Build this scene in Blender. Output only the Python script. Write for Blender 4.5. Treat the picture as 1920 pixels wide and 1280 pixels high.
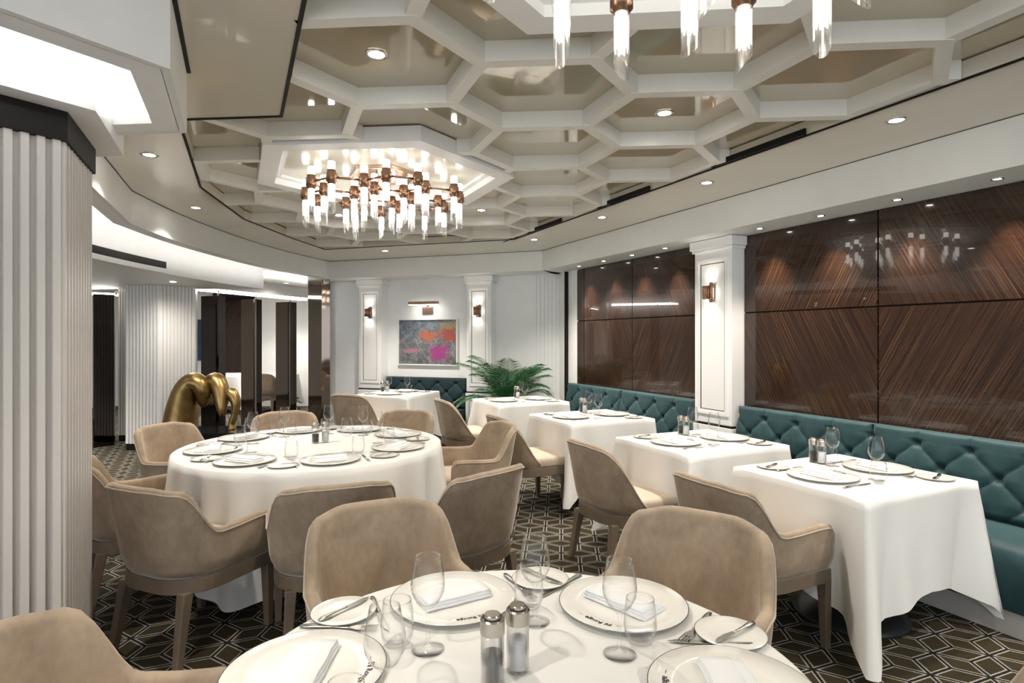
import bpy, bmesh, math, random
from math import sin, cos, pi, radians, sqrt, exp, atan2, hypot
from mathutils import Vector, Matrix
from mathutils.geometry import tessellate_polygon

for o in list(bpy.data.objects):
    bpy.data.objects.remove(o, do_unlink=True)
SC = bpy.context.scene
COL = SC.collection

# ------------------------------------------------------------------ camera
F_PX = 1100.0
EYE = 1.5
cam = bpy.data.cameras.new('camera')
cam.sensor_width = 36.0
cam.lens = 36.0 * F_PX / 1920.0
cam.shift_y = -7.0 / 1920.0
cam.clip_start = 0.02
cam_o = bpy.data.objects.new('camera', cam)
COL.objects.link(cam_o)
cam_o.location = (0, 0, EYE)
cam_o.rotation_euler = (pi / 2, 0, 0)
SC.camera = cam_o

# ------------------------------------------------------------------ world, exposure
w = bpy.data.worlds.new('world')
SC.world = w
w.use_nodes = True
w.node_tree.nodes['Background'].inputs[0].default_value = (0.9, 0.95, 1.0, 1)
w.node_tree.nodes['Background'].inputs[1].default_value = 1.4
SC.view_settings.view_transform = 'Standard'
SC.view_settings.look = 'None'
SC.view_settings.gamma = 1.0
SC.view_settings.exposure = 0.74
SC.view_settings.use_curve_mapping = False
SC.cycles.max_bounces = 8
SC.cycles.transparent_max_bounces = 24
SC.cycles.sample_clamp_indirect = 4.0
SC.cycles.caustics_reflective = False
SC.cycles.caustics_refractive = False

# power of the real lamps in the room (watts)
P_BAND = 74.0        # recessed downlights in the cream ceiling band
P_HEX = 62.0         # recessed downlights inside the honeycomb
P_WASH = 52.0         # small wall-wash spots above the wood
E_TUBE = 6.5         # emission of frosted tubes
E_COVE = 22.0        # emission of cove strips
WARM = (1.0, 0.915, 0.80)

# ------------------------------------------------------------------ axes of the room
AX = radians(115.2)
DX, DY = cos(AX), sin(AX)            # along the panelled wall, away from camera
NX, NY = DY, -DX                     # towards the panelled wall
RZ_R = radians(115.2 - 180.0)        # local +Y faces the panelled wall


def Wp(s, d, z=0.0):
    return Vector((s * DX + d * NX, s * DY + d * NY, z))


FA = atan2(-0.33, 0.945)             # far wall direction
FX, FY = cos(FA), sin(FA)
F0 = (-2.79, 8.96)


def Fp(t, y, z=0.0):                 # y: depth behind the far soffit line
    return Vector((F0[0] + t * FX - y * FY, F0[1] + t * FY + y * FX, z))


# ------------------------------------------------------------------ node helpers
MATS = {}


class NT:
    def __init__(self, name):
        self.m = bpy.data.materials.new(name)
        self.m.use_nodes = True
        self.t = self.m.node_tree
        self.n = self.t.nodes
        self.l = self.t.links
        self.b = self.n['Principled BSDF']
        self.out = self.n['Material Output']

    def add(self, typ, **kw):
        nd = self.n.new(typ)
        for k, v in kw.items():
            setattr(nd, k, v)
        return nd

    def link(self, a, b):
        self.l.new(a, b)

    def val(self, sock, v):
        if hasattr(v, 'is_linked'):
            self.l.new(v, sock)
        else:
            sock.default_value = v

    def math(self, op, a, b=None, c=None):
        nd = self.add('ShaderNodeMath', operation=op)
        self.val(nd.inputs[0], a)
        if b is not None:
            self.val(nd.inputs[1], b)
        if c is not None:
            self.val(nd.inputs[2], c)
        return nd.outputs[0]

    def coord(self, which='Object'):
        return self.add('ShaderNodeTexCoord').outputs[which]

    def mapping(self, vec, loc=(0, 0, 0), rot=(0, 0, 0), scale=(1, 1, 1)):
        nd = self.add('ShaderNodeMapping')
        self.link(vec, nd.inputs[0])
        nd.inputs[1].default_value = loc
        nd.inputs[2].default_value = rot
        nd.inputs[3].default_value = scale
        return nd.outputs[0]

    def noise(self, vec, scale, detail=3.0, rough=0.55, dist=0.0):
        nd = self.add('ShaderNodeTexNoise')
        self.link(vec, nd.inputs['Vector'])
        nd.inputs['Scale'].default_value = scale
        nd.inputs['Detail'].default_value = detail
        nd.inputs['Roughness'].default_value = rough
        nd.inputs['Distortion'].default_value = dist
        return nd.outputs['Fac']

    def ramp(self, fac, stops, interp='LINEAR'):
        nd = self.add('ShaderNodeValToRGB')
        nd.color_ramp.interpolation = interp
        els = nd.color_ramp.elements
        while len(els) < len(stops):
            els.new(0.5)
        for e, (p, c) in zip(els, stops):
            e.position = p
            e.color = (*c, 1)
        self.link(fac, nd.inputs[0])
        return nd.outputs[0]

    def mix(self, fac, a, b, blend='MIX'):
        nd = self.add('ShaderNodeMix', data_type='RGBA', blend_type=blend)
        self.val(nd.inputs[0], fac)
        for s, v in ((nd.inputs[6], a), (nd.inputs[7], b)):
            if hasattr(v, 'is_linked'):
                self.link(v, s)
            else:
                s.default_value = (*v, 1)
        return nd.outputs[2]

    def bump(self, h, strength=0.2, dist=0.01):
        nd = self.add('ShaderNodeBump')
        nd.inputs['Strength'].default_value = strength
        nd.inputs['Distance'].default_value = dist
        self.link(h, nd.inputs['Height'])
        self.link(nd.outputs[0], self.b.inputs['Normal'])


def setp(b, col=None, rough=None, metal=None, spec=None, coat=None, coat_r=None, sheen=None, sheen_r=None):
    if col is not None:
        b.inputs['Base Color'].default_value = (*col, 1)
    for k, v in (('Roughness', rough), ('Metallic', metal), ('Specular IOR Level', spec), ('Coat Weight', coat),
                 ('Coat Roughness', coat_r), ('Sheen Weight', sheen), ('Sheen Roughness', sheen_r)):
        if v is not None:
            b.inputs[k].default_value = v


def plain(name, col, rough=0.5, metal=0.0, spec=0.5, var=0.06, scale=6.0, coat=0.0, coat_r=0.05, bump=0.0, bscale=60.0):
    """a colour with a faint cloudy variation and optional fine relief"""
    t = NT(name)
    setp(t.b, col, rough, metal, spec, coat, coat_r)
    f = t.noise(t.coord(), scale, 3)
    lo = tuple(max(0, c * (1 - var)) for c in col)
    hi = tuple(min(1, c * (1 + var)) for c in col)
    t.link(t.ramp(f, [(0.3, lo), (0.7, hi)]), t.b.inputs['Base Color'])
    if bump:
        t.bump(t.noise(t.coord(), bscale, 2), bump, 0.004)
    MATS[name] = t.m
    return t.m


def velvet(name, lo, hi, rough=0.75, sheen=0.5, tint=(1, 0.95, 0.9), scale=5.0):
    t = NT(name)
    setp(t.b, hi, rough, 0, 0.25, sheen=sheen, sheen_r=0.35)
    t.b.inputs['Sheen Tint'].default_value = (*tint, 1)
    c = t.coord()
    f1 = t.noise(c, scale, 5, 0.6, 0.6)
    f2 = t.noise(t.mapping(c, scale=(1, 1, 0.5)), scale * 9, 3)
    f = t.math('ADD', t.math('MULTIPLY', f1, 0.75), t.math('MULTIPLY', f2, 0.25))
    t.link(t.ramp(f, [(0.3, lo), (0.62, hi)]), t.b.inputs['Base Color'])
    t.bump(t.noise(c, 420, 2), 0.08, 0.002)
    MATS[name] = t.m
    return t.m


def glow(name, col, strength):
    t = NT(name)
    t.n.remove(t.b)
    e = t.add('ShaderNodeEmission')
    e.inputs[0].default_value = (*col, 1)
    e.inputs[1].default_value = strength
    t.link(e.outputs[0], t.out.inputs[0])
    MATS[name] = t.m
    return t.m


def clear_glass(name, tint=(0.998, 0.999, 0.999), base=0.015, rough=0.05, boost=1.0):
    t = NT(name)
    t.n.remove(t.b)
    lw = t.add('ShaderNodeLayerWeight')
    lw.inputs['Blend'].default_value = 0.5
    g = lw.outputs['Facing']
    f = t.math('MULTIPLY_ADD', t.math('POWER', g, 3.2), 0.95 * boost, base)
    tr = t.add('ShaderNodeBsdfTransparent')
    tr.inputs[0].default_value = (*tint, 1)
    gl = t.add('ShaderNodeBsdfGlossy')
    gl.inputs['Roughness'].default_value = rough
    mx = t.add('ShaderNodeMixShader')
    t.link(f, mx.inputs[0])
    t.link(tr.outputs[0], mx.inputs[1])
    t.link(gl.outputs[0], mx.inputs[2])
    t.link(mx.outputs[0], t.out.inputs[0])
    MATS[name] = t.m
    return t.m


def make_materials():
    plain('white_paint', (0.84, 0.845, 0.85), 0.45, var=0.02)
    plain('grey_white_paint', (0.76, 0.765, 0.75), 0.42, var=0.02)
    plain('lacquer_white', (0.83, 0.83, 0.83), 0.22, var=0.015)
    plain('beam_paint', (0.78, 0.775, 0.73), 0.32, var=0.02)
    plain('cream_gloss', (0.45, 0.395, 0.29), 0.07, spec=0.8, var=0.05, scale=1.6, coat=1.0, coat_r=0.02)
    plain('cream_light', (0.64, 0.605, 0.52), 0.16, var=0.04, scale=1.6, coat=0.25, coat_r=0.03)
    plain('black_trim', (0.010, 0.009, 0.008), 0.55, spec=0.15, var=0.1)
    plain('shadow_paint', (0.10, 0.095, 0.085), 0.6, spec=0.1, var=0.1)
    plain('black_metal', (0.03, 0.033, 0.036), 0.35, metal=0.3, var=0.1)
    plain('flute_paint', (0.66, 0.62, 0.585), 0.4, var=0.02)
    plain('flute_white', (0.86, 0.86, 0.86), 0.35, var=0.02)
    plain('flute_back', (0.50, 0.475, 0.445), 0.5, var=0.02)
    plain('cloth', (0.80, 0.795, 0.775), 0.85, spec=0.2, var=0.015, bump=0.12, bscale=500)
    plain('napkin', (0.88, 0.885, 0.90), 0.9, spec=0.2, var=0.015, bump=0.15, bscale=420)
    plain('porcelain', (0.85, 0.835, 0.785), 0.16, var=0.015, coat=0.4, coat_r=0.04)
    plain('plate_line', (0.22, 0.215, 0.20), 0.3, metal=0.3)
    plain('ink', (0.02, 0.02, 0.02), 0.5)
    plain('steel', (0.62, 0.60, 0.57), 0.16, metal=1.0, var=0.05)
    plain('brushed_steel', (0.50, 0.47, 0.43), 0.27, metal=1.0, var=0.08, scale=30)
    plain('copper', (0.36, 0.215, 0.145), 0.30, metal=1.0, var=0.08)
    plain('copper_bright', (0.75, 0.50, 0.38), 0.18, metal=1.0, var=0.05)
    plain('taupe_wood', (0.165, 0.125, 0.088), 0.45, var=0.15, scale=9)
    plain('bronze_mirror', (0.20, 0.165, 0.14), 0.05, metal=1.0, var=0.06, scale=2)
    plain('dark_mirror', (0.075, 0.065, 0.06), 0.05, metal=1.0, var=0.1, scale=2)
    plain('plinth', (0.55, 0.53, 0.50), 0.45, var=0.03)
    plain('pepper', (0.03, 0.028, 0.026), 0.9, var=0.4, scale=300, bump=0.5, bscale=500)
    plain('salt', (0.85, 0.85, 0.86), 0.9, var=0.04, scale=300, bump=0.3, bscale=500)
    plain('pot', (0.10, 0.10, 0.105), 0.5, var=0.1)
    plain('soil', (0.03, 0.022, 0.015), 0.9, var=0.3, scale=40)
    plain('black_gloss', (0.01, 0.01, 0.011), 0.06, var=0.1)
    plain('stem_green', (0.10, 0.20, 0.05), 0.5, var=0.2)
    plain('frame_white', (0.78, 0.77, 0.75), 0.35, var=0.02)
    velvet('taupe_velvet', (0.235, 0.178, 0.128), (0.400, 0.312, 0.228))
    velvet('taupe_piping', (0.36, 0.29, 0.225), (0.46, 0.38, 0.30))
    velvet('seat_velvet', (0.44, 0.36, 0.28), (0.58, 0.49, 0.39))
    velvet('teal_velvet', (0.009, 0.031, 0.038), (0.026, 0.061, 0.069), 0.5, 0.3, (0.65, 0.9, 1.0), 3.0)
    velvet('dark_teal_velvet', (0.007, 0.017, 0.022), (0.016, 0.036, 0.044), 0.65, 0.2, (0.6, 0.9, 0.95), 3.0)
    glow('tube_glow', (1.0, 0.95, 0.86), E_TUBE)
    glow('cove_glow', (1.0, 0.96, 0.90), E_COVE)
    glow('lamp_glow', (1.0, 0.95, 0.85), 30.0)
    glow('sconce_glow', (1.0, 0.93, 0.82), 14.0)
    clear_glass('glass')
    clear_glass('ribbed_glass', base=0.12, rough=0.12)
    # gold bronze sculpture
    t = NT('gold_bronze')
    setp(t.b, (0.42, 0.26, 0.08), 0.34, 1.0)
    f = t.noise(t.coord(), 3.0, 4, 0.6, 0.5)
    t.link(t.ramp(f, [(0.35, (0.26, 0.165, 0.065)), (0.7, (0.52, 0.36, 0.15))]), t.b.inputs['Base Color'])
    MATS['gold_bronze'] = t.m
    # leaf
    t = NT('palm_leaf')
    setp(t.b, (0.02, 0.12, 0.03), 0.4, 0, 0.5)
    f = t.noise(t.coord(), 9.0, 3)
    t.link(t.ramp(f, [(0.3, (0.008, 0.055, 0.030)), (0.7, (0.030, 0.150, 0.035))]), t.b.inputs['Base Color'])
    MATS['palm_leaf'] = t.m
    # striped macassar-like veneer, two grain directions; lies in local X/Z of every panel
    for nm, ang in (('veneer_rise', 1), ('veneer_fall', -1)):
        t = NT(nm)
        setp(t.b, (0.05, 0.03, 0.02), 0.14, 0, 0.3, 0.6, 0.02)
        c = t.coord()
        sx = t.add('ShaderNodeSeparateXYZ')
        t.link(c, sx.inputs[0])
        a = radians(62)
        u = t.math('ADD', t.math('MULTIPLY', sx.outputs[0], sin(a)), t.math('MULTIPLY', sx.outputs[2], -ang * cos(a)))
        v = t.math('ADD', t.math('MULTIPLY', sx.outputs[0], ang * cos(a)), t.math('MULTIPLY', sx.outputs[2], sin(a)))
        cb = t.add('ShaderNodeCombineXYZ')
        t.link(u, cb.inputs[0])
        t.link(t.math('MULTIPLY', v, 0.0025), cb.inputs[1])
        fine = t.noise(cb.outputs[0], 400.0, 2.0, 0.6)
        broad = t.noise(cb.outputs[0], 45.0, 2.0, 0.5)
        base = t.ramp(broad, [(0.3, (0.010, 0.005, 0.004)), (0.7, (0.028, 0.0135, 0.009))])
        fac = t.ramp(fine, [(0.55, (0, 0, 0)), (0.80, (1, 1, 1))])
        t.link(t.mix(fac, base, (0.20, 0.105, 0.052)), t.b.inputs['Base Color'])
        MATS[nm] = t.m
    # carpet: cube lattice of double pale lines on umber pile
    t = NT('carpet')
    setp(t.b, (0.05, 0.04, 0.02), 0.95, 0, 0.1)
    c = t.coord()
    W, RowP = 0.252, 0.385
    m = t.mapping(c, rot=(0, 0, radians(4.8)), scale=(1, 1, 1))
    sx = t.add('ShaderNodeSeparateXYZ')
    t.link(m, sx.inputs[0])
    x = t.math('DIVIDE', sx.outputs[0], W)                     # hex width = 1
    y = t.math('MULTIPLY', sx.outputs[1], sqrt(3) / RowP)     # two rows = sqrt(3)

    def local(ox, oy):
        lx = t.math('SUBTRACT', t.math('FLOORED_MODULO', t.math('ADD', x, ox), 1.0), 0.5)
        ly = t.math('SUBTRACT', t.math('FLOORED_MODULO', t.math('ADD', y, oy), sqrt(3)), sqrt(3) / 2)
        d = t.math('ADD', t.math('MULTIPLY', lx, lx), t.math('MULTIPLY', ly, ly))
        return lx, ly, d
    x1, y1, d1 = local(0, 0)
    x2, y2, d2 = local(0.5, sqrt(3) / 2)
    sel = t.math('LESS_THAN', d2, d1)

    def pick(p, q):
        return t.math('ADD', p, t.math('MULTIPLY', sel, t.math('SUBTRACT', q, p)))
    px, py = pick(x1, x2), pick(y1, y2)

    def dot(ax, ay):
        return t.math('ADD', t.math('MULTIPLY', px, ax), t.math('MULTIPLY', py, ay))
    e = t.math('MAXIMUM', t.math('ABSOLUTE', px),
               t.math('MAXIMUM', t.math('ABSOLUTE', dot(0.5, 0.8660254)), t.math('ABSOLUTE', dot(0.5, -0.8660254))))
    dist = t.math('SUBTRACT', 0.5, e)
    for k in (30, 150, 270):
        a = radians(k)
        along = dot(cos(a), sin(a))
        across = t.math('ABSOLUTE', dot(-sin(a), cos(a)))
        pen = t.math('MULTIPLY', t.math('LESS_THAN', along, 0.0), 5.0)
        dist = t.math('MINIMUM', dist, t.math('ADD', across, pen))
    fuzz = t.math('MULTIPLY', t.math('SUBTRACT', t.noise(c, 260, 2), 0.5), 0.035)
    dist = t.math('ADD', dist, fuzz)
    line = t.math('MULTIPLY', t.math('GREATER_THAN', dist, 0.028), t.math('LESS_THAN', dist, 0.056))
    gap = t.math('LESS_THAN', dist, 0.027)
    # every rhombus of a cube has its own umber tone
    topf = t.math('GREATER_THAN', t.math('SUBTRACT', py, t.math('MULTIPLY', t.math('ABSOLUTE', px), 0.577)), 0.0)
    rightf = t.math('GREATER_THAN', px, 0.0)
    tone = t.math('ADD', t.math('MULTIPLY', topf, 0.45), t.math('MULTIPLY', rightf, 0.35))
    cloud = t.noise(c, 1.3, 2)
    pile = t.ramp(t.math('ADD', t.math('MULTIPLY', tone, 0.6), t.math('MULTIPLY', cloud, 0.5)),
                  [(0.15, (0.040, 0.030, 0.014)), (0.85, (0.021, 0.017, 0.011))])
    pile = t.mix(t.noise(c, 300, 2), pile, (0.055, 0.046, 0.028), 'MIX')
    col = t.mix(gap, pile, (0.017, 0.016, 0.015))
    col = t.mix(line, col, (0.37, 0.355, 0.32))
    t.link(col, t.b.inputs['Base Color'])
    t.bump(t.noise(c, 380, 2), 0.5, 0.004)
    MATS['carpet'] = t.m
    # abstract painting (local x in 0..1, z in 0..0.71)
    t = NT('abstract_canvas')
    setp(t.b, (0.3, 0.3, 0.3), 0.55)
    c = t.coord()
    sx = t.add('ShaderNodeSeparateXYZ')
    t.link(c, sx.inputs[0])
    X, Z = sx.outputs[0], sx.outputs[2]
    fleck = t.noise(c, 15, 8, 0.82, 0.8)
    cloud = t.noise(c, 5, 4, 0.6, 0.8)
    base = t.ramp(t.math('ADD', t.math('MULTIPLY', Z, 0.75), t.math('MULTIPLY', cloud, 0.5)),
                  [(0.15, (0.035, 0.033, 0.040)), (0.42, (0.13, 0.125, 0.13)), (0.75, (0.085, 0.125, 0.18))])
    speck = t.ramp(fleck, [(0.40, (0.02, 0.035, 0.055)), (0.5, (0.15, 0.165, 0.18)), (0.62, (0.50, 0.50, 0.48))])
    col = t.mix(0.42, base, speck)

    def blob(cx, cz, rx, rz, colr, col, edge=0.35):
        ux = t.math('DIVIDE', t.math('SUBTRACT', X, cx), rx)
        uz = t.math('DIVIDE', t.math('SUBTRACT', Z, cz), rz)
        r = t.math('ADD', t.math('SQRT', t.math('ADD', t.math('MULTIPLY', ux, ux), t.math('MULTIPLY', uz, uz))),
                   t.math('MULTIPLY', t.math('SUBTRACT', t.noise(c, 9, 8, 0.75, 1.2), 0.5), 4.0))
        f = t.ramp(r, [(1.0 - edge, (1, 1, 1)), (1.0 + edge, (0, 0, 0))])
        return t.mix(f, col, colr)
    col = blob(0.90, 0.58, 0.20, 0.15, (0.30, 0.26, 0.17), col)
    col = blob(0.22, 0.22, 0.16, 0.035, (0.36, 0.16, 0.24), col)
    col = blob(0.53, 0.44, 0.19, 0.10, (0.42, 0.115, 0.06), col, 0.6)
    col = blob(0.86, 0.46, 0.20, 0.13, (0.36, 0.075, 0.05), col, 0.6)
    col = blob(0.72, 0.20, 0.22, 0.13, (0.30, 0.035, 0.19), col, 0.6)
    t.link(col, t.b.inputs['Base Color'])
    MATS['abstract_canvas'] = t.m


make_materials()
M = MATS


# ------------------------------------------------------------------ mesh helpers
class MB:
    def __init__(self):
        self.v, self.f, self.s = [], [], []

    def add(self, vs, fs, smooth=False):
        n = len(self.v)
        self.v += [tuple(p) for p in vs]
        self.f += [tuple(i + n for i in q) for q in fs]
        self.s += [smooth] * len(fs)
        return self

    def box(self, a, b):
        x0, y0, z0 = a
        x1, y1, z1 = b
        return self.add([(x0, y0, z0), (x1, y0, z0), (x1, y1, z0), (x0, y1, z0), (x0, y0, z1), (x1, y0, z1), (x1, y1, z1), (x0, y1, z1)],
                        [(3, 2, 1, 0), (4, 5, 6, 7), (0, 1, 5, 4), (1, 2, 6, 5), (2, 3, 7, 6), (3, 0, 4, 7)])

    def hexa(self, bot, top):
        """eight corners: four below, four above"""
        return self.add(list(bot) + list(top), [(3, 2, 1, 0), (4, 5, 6, 7), (0, 1, 5, 4), (1, 2, 6, 5), (2, 3, 7, 6), (3, 0, 4, 7)])

    def prism(self, poly, z0, z1, smooth=False):
        n = len(poly)
        vs = [(p[0], p[1], z0) for p in poly] + [(p[0], p[1], z1) for p in poly]
        self.add(vs, [])
        k = len(self.v) - 2 * n
        tri = tessellate_polygon([[Vector((p[0], p[1], 0)) for p in poly]])
        fs = [tuple(k + i for i in t) for t in tri] + [tuple(k + n + i for i in t) for t in tri]
        self.f += fs
        self.s += [False] * len(fs)
        for i in range(n):
            j = (i + 1) % n
            self.f.append((k + i, k + j, k + n + j, k + n + i))
            self.s.append(smooth)
        return self

    def ring_prism(self, outer, inner, z0, z1):
        """frame between two loops of equal length"""
        n = len(outer)
        vs = []
        for z in (z0, z1):
            vs += [(p[0], p[1], z) for p in outer] + [(p[0], p[1], z) for p in inner]
        fs = []
        for i in range(n):
            j = (i + 1) % n
            fs += [(i, j, n + j, n + i), (2 * n + i, 2 * n + j, 3 * n + j, 3 * n + i),
                   (i, j, 2 * n + j, 2 * n + i), (n + i, n + j, 3 * n + j, 3 * n + i)]
        return self.add(vs, fs)

    def lathe(self, prof, seg=24, smooth=True, center=(0, 0)):
        """profile of (r, z); r == 0 collapses to a pole"""
        cx, cy = center
        base = len(self.v)
        rows = []
        for r, z in prof:
            if r < 1e-6:
                rows.append([len(self.v)])
                self.v.append((cx, cy, z))
            else:
                rows.append(list(range(len(self.v), len(self.v) + seg)))
                self.v += [(cx + r * cos(2 * pi * k / seg), cy + r * sin(2 * pi * k / seg), z) for k in range(seg)]
        for a, b in zip(rows, rows[1:]):
            for k in range(seg):
                k2 = (k + 1) % seg
                if len(a) == 1 and len(b) == 1:
                    continue
                if len(a) == 1:
                    q = (a[0], b[k2], b[k])
                elif len(b) == 1:
                    q = (a[k], a[k2], b[0])
                else:
                    q = (a[k], a[k2], b[k2], b[k])
                self.f.append(q)
                self.s.append(smooth)
        return self

    def cyl(self, p0, p1, r0, r1=None, seg=12, smooth=True, caps=True):
        r1 = r0 if r1 is None else r1
        p0, p1 = Vector(p0), Vector(p1)
        d = (p1 - p0).normalized()
        u = d.orthogonal().normalized()
        v = d.cross(u)
        vs = [p0 + (u * cos(2 * pi * k / seg) + v * sin(2 * pi * k / seg)) * r0 for k in range(seg)]
        vs += [p1 + (u * cos(2 * pi * k / seg) + v * sin(2 * pi * k / seg)) * r1 for k in range(seg)]
        self.add(vs, [(k, (k + 1) % seg, seg + (k + 1) % seg, seg + k) for k in range(seg)], smooth)
        if caps:
            n = len(self.v) - 2 * seg
            self.f += [tuple(range(n + seg - 1, n - 1, -1)), tuple(range(n + seg, n + 2 * seg))]
            self.s += [False, False]
        return self

    def sweep(self, pts, rad, seg=10, flat=1.0, closed=False, up=(0, 0, 1)):
        """tube along points; rad: number or list; flat: squash of the second axis"""
        pts = [Vector(p) for p in pts]
        n = len(pts)
        rad = rad if isinstance(rad, (list, tuple)) else [rad] * n
        rows = []
        for i, p in enumerate(pts):
            a = pts[i - 1] if (i > 0 or closed) else p
            b = pts[(i + 1) % n] if (i < n - 1 or closed) else p
            d = (b - a).normalized()
            u = Vector(up).cross(d)
            u = d.orthogonal() if u.length < 1e-4 else u
            u.normalize()
            v = d.cross(u)
            rows.append([p + (u * cos(2 * pi * k / seg) + v * sin(2 * pi * k / seg) * flat) * rad[i] for k in range(seg)])
        base = len(self.v)
        for r in rows:
            self.v += [tuple(q) for q in r]
        m = n if closed else n - 1
        for i in range(m):
            j = (i + 1) % n
            for k in range(seg):
                k2 = (k + 1) % seg
                self.f.append((base + i * seg + k, base + i * seg + k2, base + j * seg + k2, base + j * seg + k))
                self.s.append(True)
        if not closed:
            self.f += [tuple(base + k for k in range(seg - 1, -1, -1)), tuple(base + (n - 1) * seg + k for k in range(seg))]
            self.s += [True, True]
        return self

    def grid(self, rows, smooth=True, wrap=False):
        """rows of points of equal length"""
        n, m = len(rows), len(rows[0])
        base = len(self.v)
        for r in rows:
            self.v += [tuple(p) for p in r]
        for i in range(n - 1):
            for k in range(m if wrap else m - 1):
                k2 = (k + 1) % m
                self.f.append((base + i * m + k, base + i * m + k2, base + (i + 1) * m + k2, base + (i + 1) * m + k))
                self.s.append(smooth)
        return self

    def mesh(self, name, mat):
        me = bpy.data.meshes.new(name)
        me.from_pydata(self.v, [], self.f)
        me.polygons.foreach_set('use_smooth', self.s)
        me.materials.append(M[mat] if isinstance(mat, str) else mat)
        bm = bmesh.new()
        bm.from_mesh(me)
        bmesh.ops.recalc_face_normals(bm, faces=bm.faces)
        bm.to_mesh(me)
        bm.free()
        me.update()
        return me

    def obj(self, name, mat, parent=None, loc=None, rz=0.0):
        return put(name, self.mesh(name, mat), parent, loc, rz)


def put(name, data, parent=None, loc=None, rz=0.0):
    o = bpy.data.objects.new(name, data)
    COL.objects.link(o)
    if parent is not None:
        o.parent = parent
    if loc is not None:
        o.location = loc
    if rz:
        o.rotation_euler = (0, 0, rz)
    return o


def bevel(o, wdt=0.004, seg=2):
    md = o.modifiers.new('bevel', 'BEVEL')
    md.width = wdt
    md.segments = seg
    md.limit_method = 'ANGLE'
    md.angle_limit = radians(40)
    return o


def tag(o, label, cat, group=None):
    o['label'] = label
    o['category'] = cat
    if group:
        o['group'] = group
    return o


def struct(o, label=None):
    o['kind'] = 'structure'
    if label:
        o['label'] = label
    return o


def thing(name, label, cat, loc=(0, 0, 0), rz=0.0, group=None):
    return tag(put(name, None, None, loc, rz), label, cat, group)


def copy_tree(o, parent=None):
    c = o.copy()
    COL.objects.link(c)
    if parent is not None:
        c.parent = parent
    for ch in list(o.children):
        copy_tree(ch, c)
    return c


def place_copy(proto, loc, rz, label, cat, group=None, used=set()):
    if proto.name in used:
        o = copy_tree(proto)
    else:
        o = proto
        used.add(proto.name)
    o.location = loc
    o.rotation_euler = (0, 0, rz)
    return tag(o, label, cat, group)


def lamp(name, kind, loc, energy, color=WARM, parent=None, size=0.05, spot=100, blend=0.6, rot=(0, 0, 0)):
    ld = bpy.data.lights.new(name, kind)
    ld.energy = energy
    ld.color = color
    if kind in ('POINT', 'SPOT'):
        ld.shadow_soft_size = size
    if kind == 'SPOT':
        ld.spot_size = radians(spot)
        ld.spot_blend = blend
    o = bpy.data.objects.new(name, ld)
    COL.objects.link(o)
    if parent is not None:
        o.parent = parent
    o.location = loc
    o.rotation_euler = rot
    return o


def smooth01(a, b, x):
    t = max(0.0, min(1.0, (x - a) / (b - a)))
    return t * t * (3 - 2 * t)


def inside(poly, p):
    r = False
    n = len(poly)
    for i in range(n):
        x0, y0 = poly[i]
        x1, y1 = poly[(i + 1) % n]
        if (y0 > p[1]) != (y1 > p[1]) and p[0] < (x1 - x0) * (p[1] - y0) / (y1 - y0) + x0:
            r = not r
    return r


def hexagon(c, r, a0):
    return [(c[0] + r * cos(a0 + k * pi / 3), c[1] + r * sin(a0 + k * pi / 3)) for k in range(6)]


def offset_line(pts, d):
    """offset an open polyline to its right by d"""
    out = []
    n = len(pts)
    for i in range(n):
        dirs = []
        if i > 0:
            dirs.append((Vector(pts[i]) - Vector(pts[i - 1])).normalized())
        if i < n - 1:
            dirs.append((Vector(pts[i + 1]) - Vector(pts[i])).normalized())
        nn = [Vector((q.y, -q.x)) for q in dirs]
        if len(nn) == 1:
            off = nn[0] * d
        else:
            b = (nn[0] + nn[1]).normalized()
            off = b * (d / max(0.35, b.dot(nn[0])))
        out.append((pts[i][0] + off.x, pts[i][1] + off.y))
    return out


def strip(mb, pts, z0, z1, th):
    """wall of thickness th to the right of an open polyline"""
    q = offset_line(pts, th)
    for i in range(len(pts) - 1):
        a, b, c, d = pts[i], pts[i + 1], q[i + 1], q[i]
        mb.hexa([(*a, z0), (*b, z0), (*c, z0), (*d, z0)], [(*a, z1), (*b, z1), (*c, z1), (*d, z1)])
    return mb


def catmull(pts, per=8):
    out = []
    n = len(pts)
    P = [Vector(p) for p in pts]
    for i in range(n - 1):
        p0 = P[i - 1] if i > 0 else P[0] * 2 - P[1]
        p1, p2 = P[i], P[i + 1]
        p3 = P[i + 2] if i + 2 < n else P[n - 1] * 2 - P[n - 2]
        for k in range(per):
            t = k / per
            out.append(0.5 * ((2 * p1) + (p2 - p0) * t + (2 * p0 - 5 * p1 + 4 * p2 - p3) * t * t + (3 * p1 - p0 - 3 * p2 + p3) * t ** 3))
    out.append(P[-1])
    return out


# ================================================================== the setting
Z_SOF, Z_CEIL, Z_PAN, Z_LOW = 2.40, 2.665, 2.75, 2.20

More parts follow.
